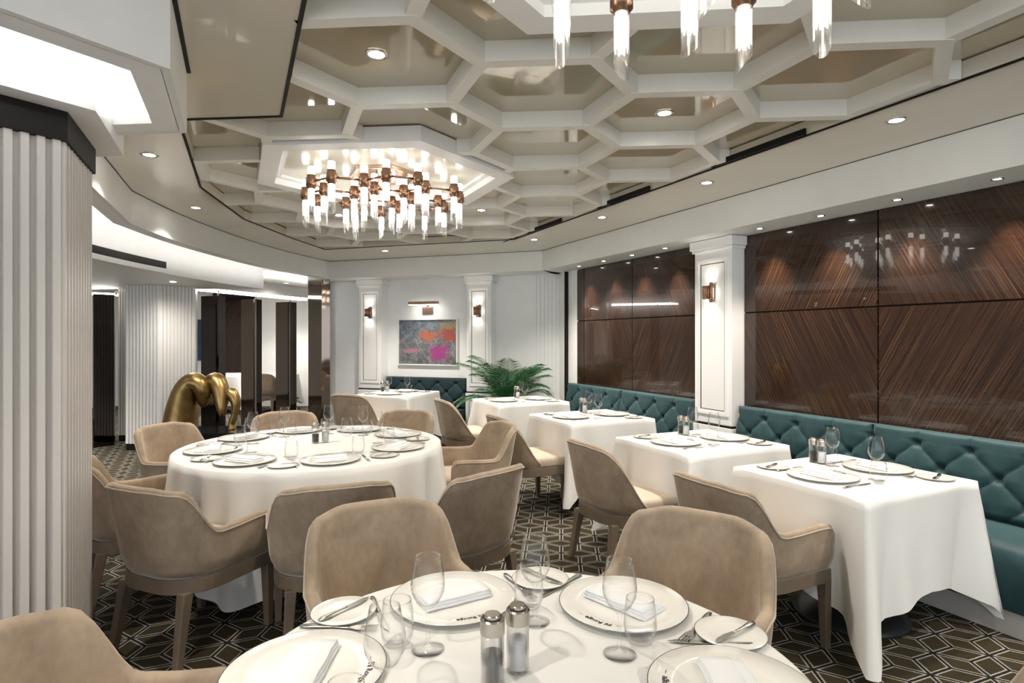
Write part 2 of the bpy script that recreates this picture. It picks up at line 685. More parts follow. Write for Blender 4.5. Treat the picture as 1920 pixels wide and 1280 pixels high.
# left edge of the ceiling band, walked from the far end towards the camera
curve = [tuple(p[:2]) for p in catmull([(-2.79, 8.96, 0), (-3.02, 8.0, 0), (-3.13, 7.2, 0), (-3.16, 6.2, 0), (-3.12, 5.4, 0), (-3.01, 4.64, 0)], 5)]
LEFT = curve + [(-2.12, 2.64), (-1.43, 2.58), (-1.146, 1.967), (-1.389, 1.61), (-3.25, -1.10)]
RIGHT_NEAR, CORNER = Wp(-3.4, 3.7), Wp(7.0, 3.7)
COR = (0.404, 7.84)
BAND_OUT = [(RIGHT_NEAR.x, RIGHT_NEAR.y), COR] + LEFT + [(-3.25, -1.9), (RIGHT_NEAR.x - 1.0, -1.9)]
RN = Wp(-2.6, 2.95)
LNOTCH = (-0.713 - DX * 3.4, 2.02 - DY * 3.4)
HONEY = [(RN.x, RN.y), (0.02, 6.94), (-2.456, 7.72), (-2.56, 6.9), (-2.62, 5.75), (-2.397, 4.53), (-1.845, 3.30), (-1.74, 3.135), (-1.207, 3.09), LNOTCH]


def build_shell():
    fl = MB().box((-10, -3.6, -0.1), (8, 13.8, 0.0)).obj('floor', 'carpet')
    struct(fl, 'dark umber carpet with a lattice of pale cubes')
    # back walls of the hall (behind the viewpoint and beyond the openings on the left)
    struct(MB().box((-9.2, -3.4, 0), (-9.0, 13.0, 2.9)).obj('wall_left', 'white_paint'))
    struct(MB().box((-9.2, 12.9, 0), (-0.5, 13.1, 2.9)).obj('wall_adjoining', 'white_paint'))
    # panelled wall
    wr = put('wall_right', None)
    struct(wr, 'wall carrying dark striped veneer panels')
    mb = MB()
    a, b, c, d = Wp(-4.4, 4.10), Wp(7.15, 4.10), Wp(7.15, 4.3), Wp(-4.4, 4.3)
    mb.hexa([(p.x, p.y, 0) for p in (a, b, c, d)], [(p.x, p.y, 2.9) for p in (a, b, c, d)])
    mb.obj('wall_core', 'white_paint', wr)
    # veneer panels: columns between joints, two rows; grain bookmatched around every joint
    cols = [(3.83, 2.63, 'rise', 'fall'), (2.63, 1.43, 'fall', 'rise'), (1.43, 0.23, 'rise', 'fall'), (0.23, -0.97, 'fall', 'rise'),
            (-0.97, -2.17, 'rise', 'fall'), (6.645, 6.47, 'rise', 'fall'), (6.47, 5.45, 'rise', 'fall'), (5.45, 4.288, 'fall', 'rise')]
    g = 0.006
    for s1, s0, up, low in cols:
        L = s1 - s0
        for nm, z0, z1 in ((up, 1.72, Z_SOF), (low, 0.80, 1.72)):
            o = MB().box((g, -0.02, g), (L - g, 0.0, z1 - z0 - g)).obj('veneer_panel', 'veneer_' + nm, wr, Wp(s1, 4.095, z0), RZ_R)
    # black backing seen in the joints
    for s1, s0 in ((6.645, 4.288), (3.83, -2.17)):
        MB().box((0, -0.004, 0.8), (s1 - s0, 0.004, Z_SOF)).obj('panel_joint', 'black_trim', wr, Wp(s1, 4.098), RZ_R)
    MB().box((0, -0.05, 0.03), (0.022, 0.0, Z_SOF)).obj('black_reveal', 'black_trim', wr, Wp(6.93, 4.10), RZ_R)
    # far wall
    wf = struct(put('wall_far', None), 'white far wall behind the painting')
    mb = MB()
    q = [Fp(-0.37, 0.5), Fp(3.55, 0.5), Fp(3.55, 0.62), Fp(-0.37, 0.62)]
    mb.hexa([(p.x, p.y, 0) for p in q], [(p.x, p.y, 2.9) for p in q])
    mb.obj('wall_core', 'white_paint', wf)
    for k in range(6):   # ribbed corner piece beside the panelled wall
        MB().box((-0.023, -0.014, 0), (0.023, 0.0, Z_SOF)).obj('slat', 'white_paint', wf, Fp(3.13 + 0.058 * k, 0.5), FA)
    MB().box((-0.04, -0.03, 0.0), (3.5, 0, 0.1)).obj('skirting_board', 'lacquer_white', wf, Fp(-0.3, 0.5), FA)
    # end return of the far wall to close the gap behind it
    mb = MB()
    q = [Fp(-0.37, 0.5), Fp(-0.25, 0.5), Fp(-0.25, 4.2), Fp(-0.37, 4.2)]
    mb.hexa([(p.x, p.y, 0) for p in q], [(p.x, p.y, 2.9) for p in q])
    struct(mb.obj('wall_return', 'white_paint'))


def build_ceiling():
    ce = struct(put('ceiling', None), 'cream ceiling with white honeycomb coffers')
    # lid above everything
    MB().box((-9.2, -3.4, 2.86), (7.5, 13.1, 2.95)).obj('slab', 'grey_white_paint', ce)
    # cream band with the honeycomb opening
    outer = [Vector((*p, 0)) for p in BAND_OUT]
    hole = [Vector((*p, 0)) for p in HONEY]
    tri = tessellate_polygon([outer, hole])
    allp = BAND_OUT + HONEY
    n = len(allp)
    mb = MB()
    vs = [(*p, Z_CEIL) for p in allp] + [(*p, Z_PAN - 0.004) for p in allp]
    fs = [tuple(t) for t in tri] + [tuple(i + n for i in t) for t in tri]
    for lo, cnt in ((0, len(BAND_OUT)), (len(BAND_OUT), len(HONEY))):
        for i in range(cnt):
            a, b = lo + i, lo + (i + 1) % cnt
            fs.append((a, b, b + n, a + n))
    mb.add(vs, fs)
    mb.obj('ceiling_band', 'cream_light', ce)
    # thin black shadow gap round the honeycomb
    mb = MB()
    loop = HONEY
    big = []
    for i, p in enumerate(loop):
        a, b = Vector(loop[i - 1]), Vector(loop[(i + 1) % len(loop)])
        p = Vector(p)
        d1, d2 = (p - a).normalized(), (b - p).normalized()
        n1, n2 = Vector((d1.y, -d1.x)), Vector((d2.y, -d2.x))
        bb = (n1 + n2).normalized()
        big.append(p + bb * (0.016 / max(0.4, bb.dot(n1))))
    mb.ring_prism([tuple(p) for p in big], loop, Z_CEIL - 0.006, Z_CEIL + 0.002)
    mb.obj('shadow_gap', 'black_trim', ce)
    for s0, s1 in ((0.55, 1.25), (2.32, 3.05), (3.72, 4.45), (5.1, 5.85), (6.1, 6.5)):   # slot diffusers along the right edge
        MB().box((0, -0.012, 0), (s1 - s0, 0.003, 0.036)).obj('air_slot', 'black_trim', ce, Wp(s1, 2.95, Z_CEIL - 0.004), RZ_R)
    # the honeycomb of beams
    ea, eb, ec = Vector((0.478, -0.035)), Vector((0.237, 0.353)), Vector((-0.175, 0.429))
    P0 = Vector((-0.305, 2.935))
    l1, l2 = ea + eb, eb + ec
    frames = [((-0.945, 4.31), 0.965), ((0.47, 1.36), 0.965)]
    fa0 = radians(-4.8)
    frame_polys = [hexagon(c, r, fa0) for c, r in frames]

    def ok(p):
        return inside(HONEY, p) and not any(inside(q, p) for q in frame_polys)
    for i in range(-9, 10):
        for j in range(-12, 12):
            p = P0 + l1 * i + l2 * j
            for v in (-ea, eb, -ec):
                N = 60
                good = [k for k in range(N + 1) if ok(p + v * (k / N))]
                if len(good) < 4:
                    continue
                # longest run
                runs, cur = [], [good[0]]
                for k in good[1:]:
                    if k == cur[-1] + 1:
                        cur.append(k)
                    else:
                        runs.append(cur)
                        cur = [k]
                runs.append(cur)
                run = max(runs, key=len)
                a, b = p + v * (run[0] / N), p + v * (run[-1] / N)
                L = (b - a).length
                if L < 0.05:
                    continue
                ext = 0.017
                zo = {0: 0.0, 1: 0.0012, 2: 0.0024}[(-ea, eb, -ec).index(v)]
                mb = MB().box((-ext, -0.031, zo), (L + ext, 0.031, Z_PAN - Z_CEIL + 0.012))
                mb.obj('beam', 'beam_paint', ce, (a.x, a.y, Z_CEIL), atan2(v.y, v.x))
            # the panel above the cell whose corner this is
            c = p + (ea - ec) * 0.0
            q = [p, p + eb, p + eb + ea, p + eb + ea - eb * 0 - (-ec) * -1, p + ea - ec, p - ec]
            q = [p, p + eb, p + eb + ea, p + ea + eb - ec, p + ea - ec, p - ec]
            if any(inside(HONEY, v) for v in q) or inside(HONEY, (q[0] + q[3]) / 2):
                ctr = (q[0] + q[3]) / 2
                q = [ctr + (v - ctr) * 0.985 for v in q]
                mbp = MB().prism([tuple(v - ctr) for v in q], 0, 0.02)
                mbp.obj('coffer_panel', 'cream_gloss', ce, (ctr.x, ctr.y, Z_PAN + 0.002))
    # the two chandelier frames
    for (c, r) in frames:
        o = hexagon((0, 0), r, fa0)
        inn = hexagon((0, 0), r - 0.135, fa0)
        in2 = hexagon((0, 0), r - 0.185, fa0)
        MB().ring_prism(o, inn, -0.012, 0.08).obj('chandelier_frame', 'white_paint', ce, (c[0], c[1], Z_CEIL))
        MB().ring_prism(inn, in2, 0.032, 0.08).obj('frame_step', 'white_paint', ce, (c[0], c[1], Z_CEIL))
        MB().prism(in2, 0.055, 0.08).obj('chandelier_panel', 'cream_light', ce, (c[0], c[1], Z_CEIL))


def build_soffits():
    # right-hand soffit
    so = struct(put('trim_1', None), 'white soffit along the panelled wall')
    mb = MB()
    a, b = Wp(-3.4, 3.7), Vector((COR[0], COR[1], 0))
    c, d = Wp(7.3, 4.12), Wp(-3.4, 4.12)
    mb.hexa([(p.x, p.y, Z_SOF) for p in (a, b, c, d)], [(p.x, p.y, 2.85) for p in (a, b, c, d)])
    mb.obj('soffit_box', 'grey_white_paint', so)
    # far soffit
    sf = struct(put('trim_2', None), 'white soffit above the painting wall')
    mb = MB()
    q = [Vector((F0[0], F0[1], 0)), Vector((COR[0], COR[1], 0)), Fp(3.6, 0.51), Fp(-0.36, 0.51)]
    mb.hexa([(p.x, p.y, Z_SOF) for p in q], [(p.x, p.y, 2.85) for p in q])
    mb.obj('soffit_box', 'grey_white_paint', sf)
    # left curved soffit with its cove
    sl = struct(put('trim_3', None), 'curved white soffit with a lit cove')
    mb = MB()
    strip(mb, LEFT, Z_SOF, 2.85, 0.03)
    mb.obj('soffit_face', 'grey_white_paint', sl)
    mb = MB()
    inner = offset_line(LEFT, 0.028)
    strip(mb, inner, Z_SOF, Z_SOF + 0.03, 0.095)
    mb.obj('cove_ledge', 'white_paint', sl)
    mb = MB()
    strip(mb, offset_line(LEFT, 0.045), Z_SOF + 0.035, Z_SOF + 0.05, 0.03)
    mb.obj('light_strip', 'cove_glow', sl)
    # dark reveal where the ceiling meets the box by the fluted column
    mb = MB()
    strip(mb, [(-1.43 - 0.012 * DX, 2.58 - 0.012 * DY), (-1.146 - 0.0, 1.967)], Z_CEIL - 0.006, Z_CEIL + 0.002, -0.016)
    mb.obj('shadow_gap', 'black_trim', sl)
    # fine dark line where the ceiling band meets the soffits
    mb = MB()
    strip(mb, [COR, (RIGHT_NEAR.x, RIGHT_NEAR.y)], Z_CEIL - 0.004, Z_CEIL + 0.001, 0.006)
    strip(mb, [tuple(LEFT[0]), COR], Z_CEIL - 0.004, Z_CEIL + 0.001, 0.006)
    strip(mb, LEFT[:27], Z_CEIL - 0.004, Z_CEIL + 0.001, -0.006)
    mb.obj('shadow_line', 'shadow_paint', sl)
    # bulkhead behind the cove, carrying the lower ceiling
    bl = struct(put('trim_4', None), 'white curved bulkhead with an air slot')
    bk = [p for p in offset_line(LEFT[:26], 0.62)]
    bk = [p for p in bk if p[1] < 8.42]
    bk = [(bk[0][0] + 0.01, 8.42)] + bk
    # carry the face on behind the fluted column
    last = bk[-1]
    bk = bk + [(last[0] - 0.9, last[1] - 1.6)]
    mb = MB()
    strip(mb, bk, Z_LOW, 2.85, 0.05)
    mb.obj('bulkhead_face', 'white_paint', bl)
    bk3 = offset_line(bk, 0.03)
    poly = bk3 + [(-9.0, bk3[-1][1]), (-9.0, 8.42)]
    MB().prism(poly, Z_LOW + 0.003, Z_LOW + 0.03).obj('lower_ceiling', 'white_paint', bl)
    MB().prism([(bk[0][0], 8.42), (-9.0, 8.42), (-9.0, 12.9), (-2.0, 12.9), (-2.85, 9.4)], 2.47, 2.5).obj('rear_ceiling', 'cream_light', bl)
    q = [bk[0], (bk[0][0], 8.45), (-9, 8.45), (-9, 8.42)]
    MB().prism(q, Z_LOW, 2.5).obj('bulkhead_end', 'white_paint', bl)
    # air slot in the face
    near = [p for p in bk if 4.6 < p[1] < 6.6]
    if len(near) >= 2:
        mb = MB()
        strip(mb, offset_line(near, -0.012), Z_LOW + 0.055, Z_LOW + 0.125, 0.03)
        mb.obj('air_slot', 'black_trim', bl)
        mb = MB()
        strip(mb, offset_line(near, -0.02), Z_LOW, Z_LOW + 0.05, 0.03)
        mb.obj('air_slot_lip', 'white_paint', bl)


def fluted_column(name, label, ctr, r, z0, z1, rib, back, pitch=0.0475, base=True):
    t = thing(name, label, 'column', (ctr[0], ctr[1], 0))
    a0 = radians(-4.8)
    h = hexagon((0, 0), r - 0.022, a0)
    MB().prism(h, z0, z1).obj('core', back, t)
    if base:
        MB().prism(hexagon((0, 0), r - 0.01, a0), 0.0, z0).obj('base_plinth', 'black_trim', t)
    H = hexagon((0, 0), r, a0)
    side = r
    n = int(round(side / pitch))
    me = MB().hexa([(-0.016, -0.026, z0), (0.016, -0.026, z0), (0.012, 0.0, z0), (-0.012, 0.0, z0)],
                   [(-0.016, -0.026, z1), (0.016, -0.026, z1), (0.012, 0.0, z1), (-0.012, 0.0, z1)]).mesh('slat', rib)
    for k in range(6):
        a, b = Vector(H[k]), Vector(H[(k + 1) % 6])
        e = (b - a).normalized()
        for i in range(n):
            p = a + e * (side * (i + 0.5) / n)
            nx = Vector((e.y, -e.x))
            put('slat', me, t, (p.x, p.y, 0), atan2(nx.y, nx.x) - pi / 2)
    return t


COLC = (-2.151, 2.24)


def build_columns():
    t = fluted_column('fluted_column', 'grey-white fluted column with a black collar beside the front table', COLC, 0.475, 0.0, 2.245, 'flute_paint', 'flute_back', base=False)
    a0 = radians(-4.8)
    MB().prism(hexagon((0, 0), 0.487, a0), 2.236, 2.349).obj('collar', 'black_trim', t)
    MB().prism(hexagon((0, 0), 0.60, a0), 2.346, 2.85).obj('capital', 'white_paint', t)
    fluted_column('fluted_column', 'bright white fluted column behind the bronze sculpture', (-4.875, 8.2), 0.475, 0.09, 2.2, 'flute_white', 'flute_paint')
    fluted_column('fluted_column', 'mirror reflection of the bright white column, built as a narrow column', (-5.62, 8.62), 0.15, 0.09, 2.2, 'flute_paint', 'flute_back', 0.04)  # slim column stands in for the white column's reflection in the mirror


def pilaster(name, label, loc, rz, wdt, dep, sconce_z=1.885, group=None):
    """white panelled pier; local -Y is its front, origin at floor, middle of its back"""
    t = thing(name, label, 'pilaster', loc, rz, group)
    h = wdt / 2
    bevel(MB().box((-h, -dep, 0.72), (h, 0, Z_SOF)).obj('shaft', 'lacquer_white', t), 0.003)
    bevel(MB().box((-h - 0.012, -dep - 0.012, 0.0), (h + 0.012, 0, 0.70)).obj('pedestal', 'lacquer_white', t), 0.004)
    MB().box((-h - 0.006, -dep - 0.006, 0.70), (h + 0.006, 0, 0.72)).obj('pedestal_joint', 'black_trim', t)
    bevel(MB().box((-h - 0.035, -dep - 0.035, Z_SOF - 0.085), (h + 0.035, 0, Z_SOF - 0.004)).obj('capital', 'lacquer_white', t), 0.004)
    bevel(MB().box((-h - 0.02, -dep - 0.02, Z_SOF - 0.11), (h + 0.02, 0, Z_SOF - 0.086)).obj('capital_moulding', 'lacquer_white', t), 0.004)

    def frame(x, z0, z1, w, proud, mat, nm):
        o = [(-x, z0), (x, z0), (x, z1), (-x, z1)]
        i = [(-x + w, z0 + w), (x - w, z0 + w), (x - w, z1 - w), (-x + w, z1 - w)]
        mb = MB().ring_prism(o, i, 0, proud)
        mb.v = [(p[0], -dep - p[2], p[1]) for p in mb.v]
        return mb.obj(nm, mat, t)
    frame(h - 0.035, 0.80, 2.22, 0.022, 0.012, 'lacquer_white', 'panel_moulding')
    frame(h - 0.058, 0.823, 2.197, 0.02, 0.006, 'lacquer_white', 'panel_moulding')
    frame(h - 0.078, 0.843, 2.177, 0.006, 0.0035, 'black_trim', 'panel_groove')
    frame(h - 0.035, 0.12, 0.60, 0.022, 0.012, 'lacquer_white', 'panel_moulding')
    frame(h - 0.078, 0.163, 0.557, 0.004, 0.0035, 'black_trim', 'panel_groove')
    bevel(MB().box((-h - 0.02, -dep - 0.02, 0.0), (h + 0.02, 0, 0.08)).obj('base_board', 'lacquer_white', t), 0.004)
    return t


def wall_sconce(label, loc, rz):
    """two copper half tubes with light above and below; local -Y faces the room"""
    t = thing('wall_sconce', label, 'wall lamp', loc, rz, 'copper wall sconces')
    MB().box((-0.03, -0.012, -0.075), (0.03, 0, 0.075)).obj('back_plate', 'copper', t)
    mb = MB()
    for k in range(7):
        a = radians(180 + 180 * k / 6)
        mb.cyl((-0.012 + 0.036 * cos(a), -0.045 + 0.036 * sin(a), -0.06), (-0.012 + 0.036 * cos(a), -0.045 + 0.036 * sin(a), 0.06), 0.011, seg=8)
    mb.obj('ribbed_shade', 'copper', t)
    MB().cyl((0.036, -0.045, -0.09), (0.036, -0.045, 0.09), 0.016, seg=12).obj('side_tube', 'copper', t)
    MB().cyl((0, -0.045, -0.045), (0, -0.045, 0.045), 0.022, seg=12).obj('bulb', 'sconce_glow', t)
    for s in (1, -1):
        lamp('sconce_light', 'SPOT', (0, -0.065, 0.065 * s), 1.3, WARM, t, 0.02, 150, 1.0, (pi if s > 0 else 0, 0, 0))
    return t


def build_piers():
    pilaster('pilaster', 'white panelled pier between the two teal banquettes', Wp((3.83 + 4.288) / 2, 4.10), RZ_R, 0.455, 0.17)
    wall_sconce('copper sconce on the white pier between the teal banquettes', Wp(4.06, 3.925, 1.91), RZ_R)
    pilaster('pilaster', 'white panelled pier left of the abstract painting', Fp(0.525, 0.5), FA, 0.40, 0.2)
    wall_sconce('copper sconce on the pier left of the painting', Fp(0.525, 0.295, 1.885), FA)
    pilaster('pilaster', 'white panelled pier between the painting and the palm', Fp(2.34, 0.5), FA, 0.38, 0.2)
    wall_sconce('copper sconce on the pier beside the palm', Fp(2.34, 0.295, 1.885), FA)


def build_painting():
    t = thing('painting', 'abstract painting with orange and magenta blooms in a white frame', 'painting', Fp(0.92, 0.5, 1.08), FA)
    MB().box((0.012, -0.03, 0.012), (0.998, -0.005, 0.698)).obj('canvas', 'abstract_canvas', t)
    o = [(0, 0), (1.01, 0), (1.01, 0.71), (0, 0.71)]
    i = [(0.018, 0.018), (0.992, 0.018), (0.992, 0.692), (0.018, 0.692)]
    mb = MB().ring_prism(o, i, 0.0, 0.045)
    mb.v = [(p[0], -p[2], p[1]) for p in mb.v]
    mb.obj('frame', 'frame_white', t)
    t = thing('picture_light', 'copper picture light on a square plate above the painting', 'picture lamp', Fp(1.42, 0.5, 1.93), FA)
    MB().box((-0.09, -0.015, -0.075), (0.09, 0, 0.06)).obj('mounting_plate', 'copper_bright', t)
    MB().cyl((0, -0.01, 0.05), (0, -0.14, 0.085), 0.01).obj('arm', 'copper', t)
    bevel(MB().box((-0.25, -0.17, 0.07), (0.25, -0.125, 0.115)).obj('light_bar', 'copper', t), 0.004)
    MB().box((-0.24, -0.165, 0.062), (0.24, -0.13, 0.071)).obj('diffuser', 'sconce_glow', t)
    lamp('picture_light_lamp', 'SPOT', (0, -0.15, 0.05), 4.5, (1, 0.95, 0.9), t, 0.08, 130, 0.9, (radians(-12), 0, 0))


def downlight(label, loc, power, group, r=0.045, spot=115, blend=0.75, tilt=(0, 0, 0), size=0.045, col=WARM):
    t = thing('downlight', label, 'downlight', loc, 0, group)
    MB().lathe([(r * 0.8, -0.001), (r * 0.8, -0.004), (r * 1.18, -0.004), (r * 1.2, 0.0)], 20).obj('trim_ring', 'steel', t)
    MB().lathe([(0, -0.0025), (r * 0.82, -0.0025)], 20).obj('lens', 'lamp_glow', t)
    lamp('downlight_lamp', 'SPOT', (0, 0, -0.02), power, col, t, size, spot, blend, tilt)
    return t


WASH_ROT = tuple(Vector((NX * 0.16, NY * 0.16, -1)).to_track_quat('-Z', 'Y').to_euler())
ORD = ['nearest', 'second nearest', 'third nearest', 'fourth nearest', 'fifth nearest']


def build_downlights():
    k = 0
    for s in (1.966, 3.365, 4.76, 6.18):
        downlight('%s downlight in the cream band above the teal banquettes' % ORD[k], Wp(s, 3.2, Z_CEIL), P_BAND * (1.8 if s > 6 else 1.0), 'downlights in the cream band')
        k += 1
    for s in (0.57, -0.83, -2.2):
        downlight('downlight in the cream band past the right edge of view', Wp(s, 3.2, Z_CEIL), P_BAND, 'downlights behind the viewpoint')
    for lab, p in (('downlight in the cream band nearest the fluted column', (-2.309, 3.735)),
                   ('downlight in the cream band along the curved soffit', (-2.83, 5.25)),
                   ('downlight in the cream band before the painting wall', (-1.70, 7.86))):
        downlight(lab, (p[0], p[1], Z_CEIL), P_BAND * (2.0 if p[1] > 7 else 1.0), 'downlights in the cream band')
    for p in ((-2.3, -0.6), (-1.2, 0.4)):
        downlight('downlight in the cream band past the left edge of view', (p[0], p[1], Z_CEIL), P_BAND, 'downlights behind the viewpoint')
    for lab, p in (('bright downlight inside the honeycomb left of the front chandelier', (-0.598, 2.589)),
                   ('bright downlight inside the honeycomb nearest the panelled wall', (0.849, 3.266)),
                   ('small downlight in the honeycomb behind the far chandelier, on its right', (-0.30, 5.75)),
                   ('small downlight in the honeycomb behind the far chandelier, on its left', (-1.77, 6.0))):
        downlight(lab, (p[0], p[1], Z_PAN + 0.001), P_HEX, 'downlights in the honeycomb')
    for p in ((1.9, 0.5), (1.6, -0.7), (2.9, -1.0)):
        downlight('downlight inside the honeycomb behind the viewpoint', (p[0], p[1], Z_PAN + 0.001), P_HEX, 'downlights behind the viewpoint')
    i = 0
    word = ['first', 'second', 'third', 'fourth']
    for k in range(7):
        s = 3.50 - 0.555 * k
        lab = ('%s small wall-wash spot right of the white pier' % word[k]) if k < 4 else 'small wall-wash spot past the right edge of view'
        downlight(lab, Wp(s, 3.9, Z_SOF), P_WASH, 'wall-wash spots', 0.026, 66, 1.0, WASH_ROT, 0.012, (1, 0.84, 0.66))
    for k in range(4):
        s = 4.676 + 0.545 * k
        downlight('%s small wall-wash spot left of the white pier' % word[k], Wp(s, 3.9, Z_SOF), P_WASH, 'wall-wash spots', 0.026, 66, 1.0, WASH_ROT, 0.012, (1, 0.84, 0.66))
    for lab, p, z in (('small downlight in the low white ceiling before the bright fluted column', (-4.25, 7.35), Z_LOW),
                      ('small downlight in the rear ceiling above the bronze screens', (-4.0, 10.4), 2.47)):
        downlight(lab, (p[0], p[1], z), 42, 'downlights over the adjoining room', 0.04, 160, 1.0)
    for p, z in (((-6.5, 10.9), 2.47), ((-4.6, 11.9), 2.47), ((-6.6, 6.5), Z_LOW), ((-5.7, 6.3), Z_LOW), ((-4.75, 5.3), Z_LOW)):  # last two are added, unseen lamps that brighten the white fluted column
        downlight('unseen fill downlight over the adjoining room', (p[0], p[1], z), 100, 'downlights over the adjoining room', 0.04)


def fold_screen(label, x0, xf, x1, Y0, ztop=2.14, mats=('bronze_mirror', 'dark_mirror'), dep=0.12):
    """folded mirror post standing between rays; edges given as plan points"""
    a, f, b = Vector(x0), Vector(xf), Vector(x1)
    t = thing('mirror_screen', label, 'screen', (f.x, f.y, 0))
    for (p, q, m) in ((a, f, mats[0]), (f, b, mats[1])):
        d = (q - p).normalized()
        n = Vector((-d.y, d.x)) * 0.03
        p, q = p - f, q - f
        mb = MB()
        mb.hexa([(p.x, p.y, 0.0), (q.x, q.y, 0.0), (q.x + n.x, q.y + n.y, 0.0), (p.x + n.x, p.y + n.y, 0.0)],
                [(p.x, p.y, ztop), (q.x, q.y, ztop), (q.x + n.x, q.y + n.y, ztop), (p.x + n.x, p.y + n.y, ztop)])
        mb.obj('mirror_leaf', m, t)
    MB().cyl((0, 0.04, ztop), (0, 0.04, ztop + 0.09), 0.012).obj('hanging_pin', 'steel', t)
    return t


def ray(px, Y):
    return ((px - 960) / F_PX * Y, Y)


def build_adjoining():
    fold_screen('dark folded mirror screen directly behind the sculpture', ray(377, 9.35), ray(407, 9.2), ray(423, 9.4), 0, 2.16, ('dark_mirror', 'dark_mirror'))
    fold_screen('grey-brown folded mirror screen, middle of the three', ray(452, 10.15), ray(478, 10.0), ray(491, 10.2), 0, 2.16)
    fold_screen('brown folded mirror screen nearest the white far wall of three', ray(517, 10.95), ray(542, 10.8), ray(556, 11.0), 0, 2.16)
    fold_screen('tall brown mirror screen ending the far wall, reflecting a sconce', ray(578, 9.75), ray(603, 9.50), ray(619, 9.55), 0, 2.45, ('bronze_mirror', 'bronze_mirror'))
    fold_screen('black mirror screen beside the near fluted column', ray(176, 8.0), ray(214, 8.2), ray(216, 8.3), 0, 2.10, ('dark_mirror', 'dark_mirror'))
    t = thing('cove_light', 'bright light strip above the row of mirror screens', 'light strip', (0, 0, 0))
    a, b = Vector(ray(352, 8.9)), Vector(ray(576, 11.6))
    mb = MB()
    strip(mb, [tuple(b), tuple(a)], 2.24, 2.28, 0.16)
    mb.obj('light_strip', 'cove_glow', t)
    mb = MB()
    strip(mb, offset_line([tuple(b), tuple(a)], -0.03), 2.28, 2.47, 0.22)
    mb.obj('housing', 'white_paint', t)
    t = thing('cove_light', 'bright light strip above the black mirror screen', 'light strip', (0, 0, 0))
    mb = MB()
    strip(mb, [ray(246, 8.75), ray(150, 8.3)], 2.12, 2.15, 0.1)
    mb.obj('light_strip', 'cove_glow', t)
    # wall of the next room: one striped panel between white bays
    w = struct(put('wall_panel', None), 'striped wood bay in the adjoining room')
    MB().box((0, -0.04, 0), (0.9, 0, 1.75)).obj('veneer_panel', 'veneer_rise', w, (-6.55, 12.89, 0.75))
    MB().box((0, -0.06, 0), (0.9, 0, 0.1)).obj('head_trim', 'black_trim', w, (-6.55, 12.89, 2.3))
    MB().box((0, -0.03, 0), (0.55, 0, 0.9)).obj('blue_picture', 'dark_blue_art', w, (-7.15, 12.89, 1.0))
    lamp('adjoining_wash', 'SPOT', (-6.1, 12.4, 2.4), 14, WARM, w, 0.02, 80, 0.5)


plain('dark_blue_art', (0.03, 0.06, 0.14), 0.4, var=0.5, scale=12)
build_shell()
build_ceiling()
build_soffits()
build_columns()
build_piers()
build_painting()
build_downlights()
build_adjoining()

# ================================================================== banquettes
def tufted_cushion(L, mat):
    """backrest module: local x along, -Y faces the room, z from seat to top; returns backrest and button meshes"""
    nx, nz = int(L / 0.010), 56
    z0, z1 = 0.44, 0.905
    rows = []
    btn = []
    zr = (0.83, 0.695, 0.56)

    def face(x, z):
        u, v = x / 0.3 + (z - zr[0]) / 0.27, x / 0.3 - (z - zr[0]) / 0.27
        du, dv = u - round(u), v - round(v)
        cu, cv = abs(sin(pi * u)), abs(sin(pi * v))
        h = 0.026 * min(cu, cv) ** 0.30 + 0.034 * (1 - exp(-(du * du + dv * dv) / 0.014))
        if z > zr[0]:
            k = smooth01(zr[0], zr[0] + 0.03, z)
            cx = abs(sin(pi * x / 0.3))
            hv = 0.040 + 0.020 * cx ** 0.3
            h = h * (1 - k) + hv * k
        if z < 0.5:
            h *= smooth01(0.44, 0.5, z) * 0.7 + 0.3
        e = min(x, L - x)
        return h * (0.35 + 0.65 * min(1, e / 0.03) ** 0.5)

    def basey(z):
        return 0.02 + 0.07 * (z - 0.44) / 0.46
    for j in range(nz + 1):
        z = z0 + (z1 - 0.03 - z0) * j / nz
        rows.append([(L * i / nx, basey(z) - face(L * i / nx, z), z) for i in range(nx + 1)])
    ytop = basey(z1 - 0.03)
    for k in range(1, 6):
        a = pi / 2 * k / 5
        rows.append([(L * i / nx, (ytop - face(L * i / nx, z1 - 0.03)) * (1 - (1 - cos(a))) + 0.05 * (1 - cos(a)),
                      z1 - 0.03 + 0.03 * sin(a)) for i in range(nx + 1)])
    rows.append([(L * i / nx, 0.14, z1 - 0.004) for i in range(nx + 1)])
    rows.append([(L * i / nx, 0.14, z0) for i in range(nx + 1)])
    mb = MB().grid(rows)
    n = len(rows)
    m = nx + 1
    mb.f.append(tuple(i * m for i in range(n)))
    mb.f.append(tuple(i * m + nx for i in range(n - 1, -1, -1)))
    mb.s += [False, False]
    back = mb.mesh('backrest', mat)
    for r, z in enumerate(zr):
        k = 0
        while True:
            x = 0.3 * k + (0.15 if r == 1 else 0.0)
            if x > L + 0.001:
                break
            if 0.05 < x < L - 0.05:
                btn.append((x, basey(z) - 0.006, z))
            k += 1
    return back, btn


